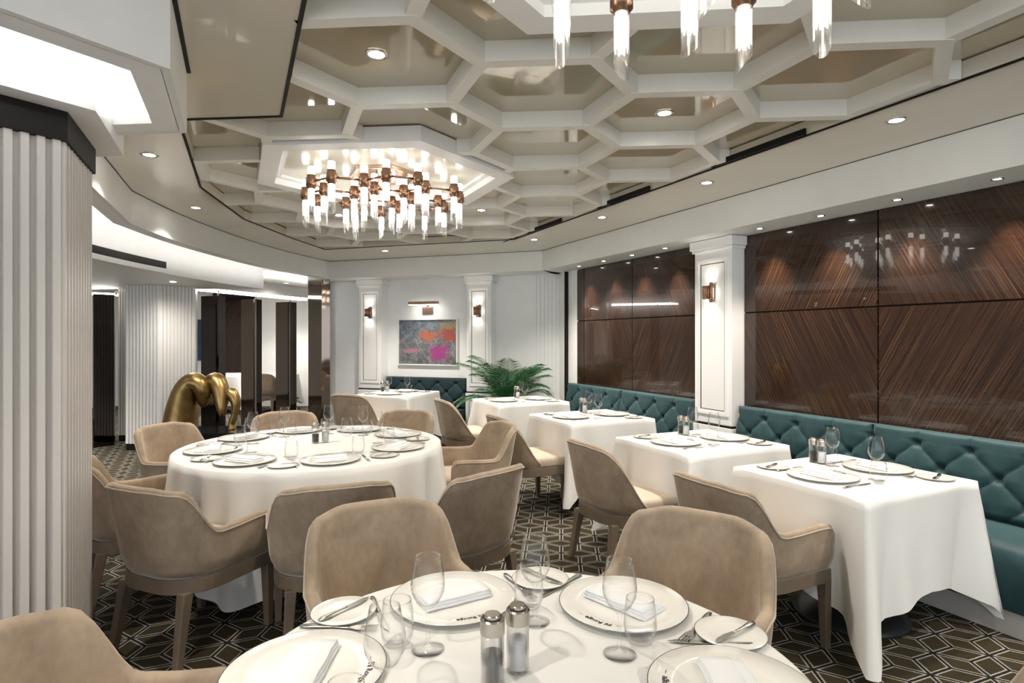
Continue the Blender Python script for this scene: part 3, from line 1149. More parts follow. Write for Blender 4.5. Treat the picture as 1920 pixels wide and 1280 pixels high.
def banquette(name, label, modules, L, mat, loc, rz):
    """loc: floor point of the wall behind the first module; x runs along the bench"""
    t = thing(name, label, 'banquette', loc, rz)
    back, btn = tufted_cushion(L, mat)
    mbb = MB().lathe([(0, 0.009), (0.009, 0.006), (0.013, 0.0), (0, -0.001)], 10)
    mbb.v = [(p[0], -p[2], p[1]) for p in mbb.v]
    bm_ = mbb.mesh('button', mat)
    for k in range(modules):
        b = put('backrest', back, t, (k * L, -0.15, 0))
        for p in btn:
            put('button', bm_, b, p)
        # seat cushion with a rolled front edge
        prof = [(-0.10, 0.40), (-0.10, 0.455), (-0.50, 0.462), (-0.555, 0.45), (-0.582, 0.42), (-0.588, 0.36), (-0.575, 0.13), (-0.10, 0.13)]
        mb = MB()
        mb.grid([[(0.004 + x * (L - 0.008), y, z) for (y, z) in prof] for x in (0, 1)], smooth=True, wrap=True)
        nn = len(prof)
        mb.f += [tuple(range(nn)), tuple(range(2 * nn - 1, nn - 1, -1))]
        mb.s += [False, False]
        bevel(mb.obj('seat', mat, t, (k * L, 0, 0)), 0.012, 3)
    MB().box((0.01, -0.545, 0.0), (modules * L - 0.01, -0.03, 0.13)).obj('plinth', 'plinth', t)
    return t


def build_banquettes():
    banquette('banquette', 'long tufted teal banquette right of the white pier', 5, 1.2, 'teal_velvet', Wp(3.80, 4.07), RZ_R)
    banquette('banquette', 'shorter tufted teal banquette left of the white pier', 2, 1.19, 'teal_velvet', Wp(6.70, 4.07), RZ_R)
    banquette('banquette', 'dark tufted banquette under the abstract painting', 1, 1.38, 'dark_teal_velvet', Fp(0.745, 0.49), FA)


# ================================================================== chairs
def chair_shell(arm):
    w, yb, yf, rc = 0.288, -0.270, 0.235 if arm else -0.01, 0.23
    path = []
    n_side, n_arc = 12, 14
    for k in range(n_side):
        path.append((-w, yf + (yb + rc - yf) * k / n_side, -1, 0))
    for k in range(n_arc):
        a = pi / 2 * k / n_arc
        path.append((-w + rc * (1 - cos(a)), yb + rc * (1 - sin(a)), -cos(a), -sin(a)))
    half = path
    m = 6
    straight = [(-w + rc + (2 * w - 2 * rc) * k / m, yb, 0, -1) for k in range(m)]
    rest = [(-x, y, -nx, ny) for (x, y, nx, ny) in reversed(half)]
    path = half + straight + [(w - rc, yb, 0, -1)] + rest
    S = [0.0]
    for p, q in zip(path, path[1:]):
        S.append(S[-1] + hypot(p[0] - q[0], p[1] - q[1]))
    T = S[-1]
    z0 = 0.385
    th = 0.046
    cols, rim = [], []
    for (x, y, nx, ny), s in zip(path, S):
        d = abs(s - T / 2)              # distance from the middle of the back
        e = min(s, T - s)               # distance from the tip
        if arm:
            zt = 0.832 - 0.020 * smooth01(0.10, 0.215, d) - 0.20 * smooth01(0.212, 0.360, d) + 0.010 * smooth01(0.42, 0.62, d)
            r = 0.045
        else:
            zt = 0.835 - 0.022 * smooth01(0.08, 0.21, d) - 0.36 * smooth01(0.17, T / 2 + 0.01, d)
            r = 0.03
        if e < r:
            zt -= r * (1 - sqrt(max(0, 1 - (1 - e / r) ** 2)))
        tt = th * (0.45 + 0.55 * min(1, (e + 0.004) / 0.03) ** 0.5)
        back = max(0.0, -ny)
        col = []

        def pos(off, z):
            k = (z - z0) / 0.45
            lean = (0.085 * back + 0.035 * (1 - back)) * k
            tuck = -0.02 * (1 - smooth01(0.0, 0.16, k))
            o = off + lean + tuck
            return (x + nx * o, y + ny * o, z)
        ztop = zt - tt / 2
        for k in range(9):
            col.append(pos(0, z0 + (ztop - z0) * k / 8))
        for k in range(1, 6):
            a = pi * k / 6
            col.append(pos(-tt / 2 + tt / 2 * cos(a), ztop + tt / 2 * sin(a)))
        for k in range(7):
            col.append(pos(-tt, ztop + (z0 + 0.03 - ztop) * k / 6))
        cols.append(col)
        rim.append(Vector(pos(0.001, ztop + 0.004)))
    mb = MB().grid(cols, wrap=True)
    mcol = len(cols[0])
    mb.f += [tuple(range(mcol - 1, -1, -1)), tuple((len(cols) - 1) * mcol + k for k in range(mcol))]
    mb.s += [True, True]
    return mb.mesh('backrest', 'taupe_velvet'), MB().sweep(rim[1:-1], 0.0042, 6).mesh('piping', 'taupe_piping')


def chair_proto(name, arm):
    t = put(name, None)
    back, pip = chair_shell(arm)
    b = put('backrest', back, t)
    put('piping', pip, b)
    # wooden rail under the upholstery
    def plan(w, yb, yf, rc, n=7):
        p = [(w, yf)]
        p += [(w - rc * (1 - cos(a)), yb + rc - rc * sin(a)) for a in [pi / 2 * k / n for k in range(n + 1)]]
        p += [(-q[0], q[1]) for q in reversed(p)]
        return p
    bevel(MB().prism(plan(0.272, -0.262, 0.262, 0.20), 0.325, 0.392).obj('rail', 'taupe_wood', t), 0.008, 2)
    # seat cushion
    rows = []
    for z, sc in ((0.388, 0.93), (0.40, 0.985), (0.42, 1.0), (0.45, 1.0), (0.468, 0.98), (0.478, 0.92), (0.483, 0.70), (0.486, 0.35)):
        pl = plan(0.24 if arm else 0.262, -0.225, 0.275, 0.18)
        cx, cy = 0, 0.02
        rows.append([(cx + (x - cx) * sc, cy + (y - cy) * sc, z) for x, y in pl])
    mb = MB().grid(rows, wrap=True)
    n = len(rows[0])
    mb.f += [tuple(range(n - 1, -1, -1)), tuple((len(rows) - 1) * n + k for k in range(n))]
    mb.s += [True, True]
    mb.obj('seat', 'seat_velvet', t)
    for sx in (1, -1):
        for front in (1, 0):
            x, y = (0.246 * sx, 0.236) if front else (0.200 * sx, -0.205)
            fx, fy = (0.248 * sx, 0.240) if front else (0.222 * sx, -0.262)
            a, c = 0.026, 0.017
            mb = MB().hexa([(fx - c, fy - c, 0), (fx + c, fy - c, 0), (fx + c, fy + c, 0), (fx - c, fy + c, 0)],
                           [(x - a, y - a, 0.335), (x + a, y - a, 0.335), (x + a, y + a, 0.335), (x - a, y + a, 0.335)])
            bevel(mb.obj('leg', 'taupe_wood', t), 0.005, 2)
    return t


FT = (0.02, 1.25)          # front round table
RT = (-1.375, 4.085)       # large round table
R_FT, R_RT = 0.625, 0.87
SQ = {'T1': (2.115, 3.03), 'T2': (3.24, 3.01), 'T3': (4.70, 3.03), 'T4': (6.26, 3.05)}


def build_chairs():
    arm = chair_proto('armchair', True)
    side = chair_proto('side_chair', False)

    def at(proto, back, target, label, group, turn=0.0, ins=0.31, kind='chair'):
        b, tg = Vector(back), Vector(target)
        d = (tg - b).normalized()
        c = b + d * ins
        a = atan2(d.y, d.x) + radians(turn)
        place_copy(proto, (c.x, c.y, 0), a - pi / 2, label, kind, group)
    G1, G2, G3 = 'armchairs at the front table', 'armchairs round the large table', 'chairs facing the banquettes'
    at(arm, (-0.56, 2.40), FT, 'beige velvet armchair across the front table, by the shakers', G1)
    at(arm, (0.73, 2.26), FT, 'beige velvet armchair across the front table, right of the shakers', G1)
    at(arm, (-1.18, 1.27), (0.0, 1.30), 'beige armchair cropped by the bottom left corner, against the fluted column', G1, ins=0.30)
    at(arm, (1.335, 1.135), FT, 'armchair whose edge just shows at the bottom right corner', G1, ins=0.30)
    at(arm, (-2.74, 4.56), RT, 'pale armchair at the large round table in front of the sculpture', G2)
    at(arm, (-2.43, 3.28), RT, 'pale armchair half hidden by the fluted column', G2)
    at(arm, (-1.66, 2.65), RT, 'taupe armchair seen from behind right beside the fluted column', G2, turn=-12)
    at(arm, (-0.80, 2.70), RT, 'taupe armchair seen from behind, hidden partly by a front chair', G2)
    at(arm, (-0.06, 3.03), RT, 'taupe armchair right of the large table, its leg on open carpet', G2, turn=-4)
    at(arm, (-0.04, 4.65), RT, 'taupe armchair right of the large table, further from the viewer', G2)
    at(arm, (-0.94, 5.47), RT, 'armchair behind the large table, before the far square table', G2)
    at(arm, (-2.08, 5.35), RT, 'armchair behind the large table, beside the mirror screens', G2)
    for key, proto, lab, s in (('T1', arm, 'taupe armchair facing the nearest square table', 2.17), ('T2', side, 'armless taupe chair facing the second nearest square table', 3.24),
                               ('T3', side, 'armless taupe chair facing the third square table from the viewer', 4.66), ('T4', side, 'armless grey-taupe chair facing the table by the palm', 6.16)):
        p = Wp(s, 2.03)
        at(proto, (p.x, p.y), (p.x + NX, p.y + NY), lab, G3)
    at(side, (-1.98, 6.98), (-1.98 + 0.33, 6.98 + 0.945), 'grey-taupe chair facing the table under the painting', G3)
    at(side, (-4.78, 11.1), (-4.85, 12.0), 'chair glimpsed between the mirror screens in the adjoining room', G3)


# ================================================================== tables and cloths
def pedestal_table(label, loc, rz, top, group):
    t = thing('pedestal_table', label, 'table', loc, rz, group)
    MB().lathe([(0, 0.0), (0.285, 0.0), (0.285, 0.012), (0.24, 0.03), (0.12, 0.055), (0.05, 0.075), (0, 0.075)], 36).obj('base', 'black_metal', t)
    MB().cyl((0, 0, 0.07), (0, 0, 0.715), 0.038, seg=20).obj('column', 'black_metal', t)
    if isinstance(top, tuple):
        a, b = top
        MB().box((-a, -b, 0.715), (a, b, 0.75)).obj('tabletop', 'taupe_wood', t)
    else:
        MB().lathe([(0, 0.715), (top, 0.715), (top, 0.75), (0, 0.75)], 48, False).obj('tabletop', 'taupe_wood', t)
    return t


def round_cloth(R, a_corner, seed):
    rnd = random.Random(seed)
    ph = [rnd.uniform(0, 2 * pi) for _ in range(6)]
    seg = 288
    rows = [[(r * cos(2 * pi * k / seg), r * sin(2 * pi * k / seg), 0.76) for k in range(seg)] for r in (R * 0.02, R * 0.5, R * 0.93, R * 0.985)]
    N = 16
    for j in range(N + 1):
        t = j / N
        row = []
        for k in range(seg):
            th = 2 * pi * k / seg
            corner = 0.5 + 0.5 * cos(4 * (th - a_corner))
            drop = 0.56 + 0.155 * corner ** 1.6
            fold = (0.45 * sin(13 * th + ph[0] + 1.5 * sin(2 * th + 1)) + 0.45 * sin(22 * th + ph[1] + 1.8 * sin(3 * th)) + 0.2 * sin(5 * th + ph[2])
                    + 0.45 * cos(8 * (th - a_corner)) * (0.4 + corner))
            amp = 0.062 * t ** 0.75
            r = R + 0.008 + 0.045 * t ** 1.2 + amp * fold * (0.8 + 0.4 * corner)
            if j == 0:
                r = R + 0.002
            z = 0.757 - 0.012 * min(1, t * 8) - (drop - 0.012) * t
            row.append((r * cos(th), r * sin(th), z))
        rows.append(row)
    mb = MB().grid(rows, wrap=True)
    mb.f.append(tuple(range(seg)))
    mb.s.append(True)
    return mb.mesh('tablecloth', 'cloth')


def square_cloth(hx, hy, h, seed, flare=0.15):
    """half sizes, overhang"""
    rnd = random.Random(seed)
    rc = 0.015
    per = []
    pts = []

    def edge(a, b, nrm, n):
        for k in range(n):
            t = k / n
            pts.append((Vector((a[0] + (b[0] - a[0]) * t, a[1] + (b[1] - a[1]) * t)), Vector(nrm), min(t, 1 - t) * (Vector(b) - Vector(a)).length))

    def corner(c, a0, n=8):
        for k in range(n):
            a = a0 + pi / 2 * k / n
            pts.append((Vector((c[0] + rc * cos(a), c[1] + rc * sin(a))), Vector((cos(a), sin(a))), 0.0))
    n = 36
    X, Y = hx - rc, hy - rc
    edge((hx, -Y), (hx, Y), (1, 0), n)
    corner((X, Y), 0)
    edge((X, hy), (-X, hy), (0, 1), n)
    corner((-X, Y), pi / 2)
    edge((-hx, Y), (-hx, -Y), (-1, 0), n)
    corner((-X, -Y), pi)
    edge((-X, -hy), (X, -hy), (0, -1), n)
    corner((X, -Y), 3 * pi / 2)
    ph = [rnd.uniform(0, 6.28) for _ in range(4)]
    tilt = [rnd.uniform(0.8, 1.15) for _ in range(4)]
    rows = []
    for sc in (0.05, 0.6, 0.97, 0.993):
        rows.append([(p.x * sc, p.y * sc, 0.760) for p, _, _ in pts])
    N = 16
    cn = [Vector((hx, hy)), Vector((-hx, hy)), Vector((-hx, -hy)), Vector((hx, -hy))]
    for j in range(N + 1):
        t = j / N
        row = []
        for i, (p, nr, dc) in enumerate(pts):
            ci = min(range(4), key=lambda q: (p - cn[q]).length)
            diag = cn[ci].normalized()
            ck = exp(-(dc / 0.065) ** 1.5)
            ck2 = exp(-((dc - 0.13) / 0.055) ** 2)
            drop = h + 0.205 * exp(-(dc / 0.15) ** 1.05) * tilt[ci] * (0.71 - h + 0.27) / 0.47
            drop = min(drop, 0.735)
            ripple = 0.016 * sin(i * 0.21 + ph[0]) + 0.011 * sin(i * 0.47 + ph[1])
            out = 0.004 + 0.022 * t + ripple * t * (1 - ck) - 0.065 * ck2 * t ** 1.1
            d2 = diag * (flare * tilt[ci] * ck * t ** 1.15)
            # the corner gathers to a fold: pull neighbours towards the diagonal
            q = p + nr * out + d2
            q.y = min(q.y, hy + 0.004)      # the banquette stops the cloth on this side
            z = 0.758 - 0.01 * min(1, t * 8) - (drop - 0.01) * t
            row.append((q.x, q.y, z))
        rows.append(row)
    mb = MB().grid(rows, wrap=True)
    mb.f.append(tuple(range(len(pts))))
    mb.s.append(True)
    return mb.mesh('tablecloth', 'cloth')


T5 = Vector((-1.53, 7.88))
TABLES = {}


def build_tables():
    g = 'cloth-covered pedestal tables'
    pedestal_table('round pedestal table in the foreground under its cloth', (*FT, 0), 0, R_FT - 0.01, g)
    tag(put('tablecloth', round_cloth(R_FT, 0.4, 3), None, (*FT, 0)), 'white cloth on the round table in the foreground', 'tablecloth', 'white tablecloths')
    pedestal_table('large round pedestal table ringed by armchairs, under its cloth', (*RT, 0), 0, R_RT - 0.01, g)
    tag(put('tablecloth', round_cloth(R_RT, radians(263), 8), None, (*RT, 0)), 'white floor-length cloth on the large round table', 'tablecloth', 'white tablecloths')
    names = {'T1': 'nearest square table at the teal banquette', 'T2': 'second nearest square table, before the white pier',
             'T3': 'third square table at the shorter teal banquette', 'T4': 'square table in front of the palm'}
    for i, k in enumerate(('T1', 'T2', 'T3', 'T4')):
        s, d = SQ[k]
        p = Wp(s, d)
        pedestal_table('pedestal under the ' + names[k], (p.x, p.y, 0), RZ_R, (0.385, 0.435), g)
        tag(put('tablecloth', square_cloth(0.395, 0.445, 0.47, 20 + i), None, (p.x, p.y, 0), RZ_R),
            'white cloth on the ' + names[k], 'tablecloth', 'white tablecloths')
    pedestal_table('pedestal under the square table below the painting', (T5.x, T5.y, 0), FA, (0.385, 0.435), g)
    tag(put('tablecloth', square_cloth(0.395, 0.445, 0.5, 31), None, (T5.x, T5.y, 0), FA), 'white cloth on the square table below the painting', 'tablecloth', 'white tablecloths')
    for i, (p, lab) in enumerate((((-5.85, 11.9), 'white-clothed table glimpsed between the first and second mirror screens'),
                                  ((-4.85, 12.0), 'white-clothed table glimpsed between the second and third mirror screens'))):
        pedestal_table('pedestal of the ' + lab.replace('white-clothed ', ''), (*p, 0), 0.2, (0.385, 0.435), g)
        tag(put('tablecloth', square_cloth(0.395, 0.445, 0.47, 40 + i), None, (*p, 0), 0.2), 'cloth of the ' + lab.replace('white-clothed ', ''), 'tablecloth', 'white tablecloths')


# ================================================================== tableware
def text_mesh(body, size):
    cu = bpy.data.curves.new('lettering', 'FONT')
    cu.body = body
    cu.size = size
    cu.align_x = 'CENTER'
    cu.extrude = 0.0002
    cu.offset = 0.00025
    cu.resolution_u = 2
    o = bpy.data.objects.new('lettering_tmp', cu)
    COL.objects.link(o)
    dg = bpy.context.evaluated_depsgraph_get()
    dg.update()
    me = bpy.data.meshes.new_from_object(o.evaluated_get(dg))
    bpy.data.objects.remove(o, do_unlink=True)
    return me


Z_T = 0.7612
PROTO = {}


def make_tableware():
    # charger plate: local +Y points to the table centre, away from the diner
    R = 0.175
    prof = [(0, 0.004), (0.095, 0.004), (0.10, 0.0), (0.105, 0.004), (R - 0.004, 0.0115), (R, 0.0130), (R - 0.003, 0.0150), (0.108, 0.0080), (0.102, 0.0065), (0, 0.0065)]
    ch = put('charger_plate', MB().lathe(prof, 56).mesh('charger_plate', 'porcelain'))
    MB().lathe([(R - 0.0012, 0.0148), (R + 0.0004, 0.0136), (R + 0.0005, 0.0128), (R - 0.0004, 0.0126), (R - 0.0016, 0.0142)], 56).obj('rim_line', 'plate_line', ch)
    me = text_mesh('Fil Rouge', 0.021)
    # flourishes on both sides of the name, then bend along the rim
    bm = bmesh.new()
    bm.from_mesh(me)
    for sgn in (1, -1):
        q = [(0.051 * sgn, 0.0052), (0.064 * sgn, 0.0058), (0.064 * sgn, 0.0070), (0.051 * sgn, 0.0066)]
        vs = [bm.verts.new((x, y, 0.0002)) for x, y in q]
        bm.faces.new(vs if sgn > 0 else vs[::-1])
    for v in bm.verts:
        x, y = v.co.x, v.co.y
        r = 0.134 + y
        a = pi / 2 - x / 0.14
        zz = 0.0080 + (0.0150 - 0.0080) * (r - 0.108) / (R - 0.003 - 0.108) + 0.0006 + v.co.z
        v.co = (r * cos(a), r * sin(a), zz)
    bm.to_mesh(me)
    bm.free()
    me.materials.clear()
    me.materials.append(M['ink'])
    PROTO['letter'] = me
    PROTO['charger'] = ch
    # bread plate
    r = 0.086
    prof = [(0, 0.003), (0.045, 0.003), (0.048, 0.0), (0.052, 0.003), (r - 0.003, 0.0075), (r, 0.0088), (r - 0.002, 0.0102), (0.054, 0.006), (0, 0.005)]
    bp = put('bread_plate', MB().lathe(prof, 40).mesh('bread_plate', 'porcelain'))
    MB().lathe([(r - 0.0010, 0.0101), (r + 0.0003, 0.0094), (r + 0.0004, 0.0087), (r - 0.0006, 0.0086), (r - 0.0014, 0.0096)], 40).obj('rim_line', 'plate_line', bp)
    PROTO['bread'] = bp
    # napkin: folded pad of three soft layers
    mb = MB()
    for k, (x0, x1, y0, y1, z0, z1) in enumerate(((-0.100, 0.100, -0.050, 0.050, 0.0, 0.008), (-0.097, 0.099, -0.044, 0.047, 0.008, 0.015), (-0.094, 0.096, -0.018, 0.045, 0.015, 0.021))):
        nx = 10
        for (xa, xb) in ((x0, x1),):
            rows = []
            prof = [(y0, z0), (y0 - 0.003, (z0 + z1) / 2), (y0, z1), (y1, z1), (y1 + 0.003, (z0 + z1) / 2), (y1, z0)]
            for i in range(nx + 1):
                x = xa + (xb - xa) * i / nx
                wv = 0.0012 * sin(i * 1.3 + k)
                rows.append([(x, yy + wv, zz + (abs(wv) if zz > 0 else 0)) for yy, zz in prof])
            mb.grid(rows, wrap=True)
            n0 = len(mb.v) - (nx + 1) * 6
            mb.f += [tuple(n0 + q for q in range(5, -1, -1)), tuple(n0 + nx * 6 + q for q in range(6))]
            mb.s += [False, False]
    PROTO['napkin'] = put('napkin', mb.mesh('napkin', 'napkin'))

    # cutlery: flattened sweeps lying along local Y, handle at -Y
    def handle(L0, L1):
        pts = [(0, L0 + (L1 - L0) * k / 10, 0.0035 + 0.0012 * sin(pi * k / 10)) for k in range(11)]
        rad = [0.0055, 0.0085, 0.0088, 0.0078, 0.0066, 0.0056, 0.005, 0.0046, 0.0044, 0.0050, 0.0042]
        return MB().sweep(pts, rad, 8, 0.36)
    kn = put('knife', handle(-0.115, -0.01).mesh('handle', 'steel'))
    bl = [(-0.0045, 0), (0.0085, 0.004), (0.0105, 0.05), (0.0085, 0.09), (0.0, 0.112), (-0.0045, 0.08)]
    MB().prism([(x, y - 0.012) for x, y in bl], 0.0025, 0.0040).obj('blade', 'steel', kn)
    PROTO['knife'] = kn
    fk = put('fork', handle(-0.105, 0.03).mesh('handle', 'steel'))
    mb = MB().prism([(-0.004, 0.025), (0.004, 0.025), (0.0115, 0.045), (0.0115, 0.055), (-0.0115, 0.055), (-0.0115, 0.045)], 0.004, 0.0062)
    mb.obj('fork_head', 'steel', fk)
    for k in range(4):
        x = -0.0098 + 0.0065 * k
        MB().hexa([(x - 0.0016, 0.054, 0.004), (x + 0.0016, 0.054, 0.004), (x + 0.001, 0.098, 0.007), (x - 0.001, 0.098, 0.007)],
                  [(x - 0.0016, 0.054, 0.0062), (x + 0.0016, 0.054, 0.0062), (x + 0.001, 0.098, 0.0086), (x - 0.001, 0.098, 0.0086)]).obj('tine', 'steel', fk)
    PROTO['fork'] = fk
    bk = put('butter_knife', handle(-0.09, 0.0).mesh('handle', 'steel'))
    MB().prism([(-0.005, -0.002), (0.006, 0.0), (0.010, 0.03), (0.009, 0.06), (0.0, 0.078), (-0.005, 0.055)], 0.0028, 0.0042).obj('blade', 'steel', bk)
    PROTO['butter'] = bk
    # wine glass
    H = 0.222
    prof = [(0, 0.0005), (0.038, 0.0005), (0.0385, 0.0022), (0.02, 0.0042), (0.008, 0.009), (0.0046, 0.02), (0.0042, 0.06), (0.005, 0.092),
            (0.012, 0.102), (0.028, 0.116), (0.0385, 0.138), (0.0405, 0.155), (0.038, 0.180), (0.0325, 0.205), (0.0295, H), (0.0287, H),
            (0.0317, 0.205), (0.0372, 0.180), (0.0397, 0.155), (0.0377, 0.138), (0.0272, 0.1175), (0.010, 0.1045), (0, 0.103)]
    PROTO['wine'] = put('wine_glass', MB().lathe(prof, 28).mesh('wine_glass', 'glass'))
    # stemless tumbler
    prof = [(0, 0.0005), (0.024, 0.0005), (0.030, 0.004), (0.0375, 0.022), (0.040, 0.045), (0.038, 0.075), (0.0345, 0.10), (0.0335, 0.108), (0.0327, 0.108),
            (0.0337, 0.10), (0.0372, 0.075), (0.0392, 0.045), (0.0365, 0.024), (0.026, 0.010), (0, 0.009)]
    PROTO['tumbler'] = put('tumbler', MB().lathe(prof, 28).mesh('tumbler', 'glass'))
    # two mills
    for key, fill in (('salt', 'salt'), ('pepper', 'pepper')):
        t = put(key + '_shaker', MB().lathe([(0, 0.0), (0.0215, 0.0), (0.0225, 0.003), (0.0225, 0.102), (0.0212, 0.102), (0.0212, 0.006), (0, 0.006)], 24).mesh('body', 'glass'))
        MB().lathe([(0, 0.007), (0.0195, 0.007), (0.0195, 0.068 if fill == 'salt' else 0.060), (0, 0.072 if fill == 'salt' else 0.063)], 20).obj('filling', fill, t)
        MB().lathe([(0, 0.100), (0.0237, 0.100), (0.0237, 0.128), (0.021, 0.131), (0.021, 0.127), (0.0165, 0.127), (0.0165, 0.137), (0.0150, 0.139), (0, 0.139)], 40, False).obj('cap', 'brushed_steel', t)
        t.scale = (1.12, 1.12, 1.05)
        PROTO[key] = t


USED_T = set()


def drop(key, name, loc, rz, label, cat, group):
    p = PROTO[key]
    if key in USED_T:
        o = copy_tree(p)
    else:
        o = p
        USED_T.add(key)
    o.location = loc
    o.rotation_euler = (0, 0, rz)
    return tag(o, label, cat, group)


CUT = {'charger': ('charger_plate', 'white charger plate', 'plate'), 'napkin': ('napkin', 'folded napkin', 'napkin'),
       'bread': ('bread_plate', 'small bread plate', 'plate'), 'butter': ('butter_knife', 'butter knife', 'butter knife'),
       'fork': ('fork', 'steel fork', 'fork'), 'knife': ('knife', 'steel dinner knife', 'knife'),
       'wine': ('wine_glass', 'stemmed wine glass', 'wine glass'), 'tumbler': ('tumbler', 'stemless water glass', 'glass')}


def setting(c, ang, rad, where, z=Z_T, letters=False, bread=(-0.02, 0.285), wine=(0.22, -0.14), tumb=(0.165, -0.2), nap=0.0, fork=(0.0, 0.205), knife=(-0.0, -0.205), bk=20.0, skip=()):
    """one place: ang is the direction from the table centre to the diner"""
    o = Vector((cos(ang), sin(ang)))
    fw, lf = -o, Vector((o.y, -o.x))
    P = Vector(c) + o * rad
    rz = atan2(fw.y, fw.x) - pi / 2

    def pt(f, l, dz=0.0):
        q = P + fw * f + lf * l
        return (q.x, q.y, z + dz)

    def it(key, loc, r):
        if key in skip:
            return None
        n, lab, cat = CUT[key]
        return drop(key, n, loc, r, '%s %s' % (lab, where), cat, n.replace('_', ' ') + 's')
    ch = it('charger', pt(0, 0), rz)
    if letters and ch is not None:
        lo = put('lettering', PROTO['letter'], ch)
        lo['label'] = 'dark script lettering on the rim'
    it('napkin', pt(-0.005, 0, 0.0075), rz + radians(nap))
    it('bread', pt(*bread), rz)
    it('butter', pt(bread[0] + 0.005, bread[1] + 0.01, 0.0098), rz + radians(bk))
    it('fork', pt(*fork), rz)
    it('knife', pt(*knife), rz)
    it('wine', pt(*wine), rz)
    it('tumbler', pt(*tumb), rz)


def shakers(c, where, d=(0.055, 0.045)):
    drop('pepper', 'pepper_shaker', (c[0], c[1], Z_T), 0.3, 'steel-capped pepper shaker ' + where, 'pepper shaker', 'salt and pepper shakers')
    drop('salt', 'salt_shaker', (c[0] + d[0], c[1] + d[1], Z_T), 0.9, 'steel-capped salt shaker ' + where, 'salt shaker', 'salt and pepper shakers')


def build_tableware():
    make_tableware()
    f = 'on the front table, '
    setting(FT, radians(114.8), 0.44, f + 'place left of centre', letters=True, nap=6)
    setting(FT, radians(52), 0.463, f + 'place right of centre', letters=True, nap=-8, bk=-15)
    setting(FT, radians(175.5), 0.475, f + 'place at its left rim', letters=False, nap=5, bk=60)
    setting(FT, radians(-5), 0.44, f + 'place at its right rim', letters=True, nap=4)
    shakers((-0.042, 1.262), 'in the middle of the front table')
    r = 'on the large round table, '
    for a, wh in ((297, 'front place right of its middle'), (250, 'front place nearest the fluted column'), (205, 'place at its left end'), (160, 'place before the sculpture chair'),
                  (119, 'back place by the mirror screens'), (76, 'back place below the painting'), (36, 'back place at its right end'), (346, 'front place at its right end')):
        setting(RT, radians(a), 0.63, r + wh, letters=(a in (297,)), bk=30 + (a % 50), bread=(-0.03, 0.27))
    shakers((-1.38, 4.12), 'in the middle of the large round table')
    wr = radians(115.2)
    nm = {'T1': 'on the nearest square table', 'T2': 'on the square table before the pier', 'T3': 'on the square table at the shorter banquette', 'T4': 'on the square table by the palm'}
    for k in SQ:
        s, d = SQ[k]
        p = Wp(s, d)
        c = (p.x, p.y)
        inward = wr + pi / 2          # away from the panelled wall
        outward = wr - pi / 2
        setting(c, inward, 0.215, nm[k] + ', chair side', bread=(-0.05, 0.275), wine=(0.20, -0.16), tumb=(0.14, -0.21), fork=(0, 0.2), knife=(0, -0.2), nap=3)
        setting(c, outward, 0.24, nm[k] + ', banquette side', bread=(-0.05, -0.275 + 0.55), wine=(0.155, -0.16), tumb=(0.10, -0.215), nap=-3)
        q = Wp(s + 0.28, d + 0.08)
        shakers((q.x, q.y), nm[k], (DX * -0.055, DY * -0.055))
    tn = 'on the square table below the painting'
    setting((T5.x, T5.y), FA - pi / 2, 0.22, tn + ', chair side')
    setting((T5.x, T5.y), FA + pi / 2, 0.22, tn + ', banquette side')
    shakers((T5.x - 0.24, T5.y + 0.14), tn)


# ================================================================== chandeliers
def coronene(e, a0):
    """plan of the honeycomb of seven cells: 24 joints and 30 arms"""
    cs = [(0, 0)] + [(sqrt(3) * e * cos(a0 + pi / 6 + k * pi / 3), sqrt(3) * e * sin(a0 + pi / 6 + k * pi / 3)) for k in range(6)]
    pts, edges = [], set()

    def idx(p):
        for i, q in enumerate(pts):
            if hypot(p[0] - q[0], p[1] - q[1]) < 0.01:
                return i
        pts.append(p)
        return len(pts) - 1
    for c in cs:
        h = [idx(p) for p in hexagon(c, e, a0)]
        for i in range(6):
            edges.add(tuple(sorted((h[i], h[(i + 1) % 6]))))
    return pts, sorted(edges)


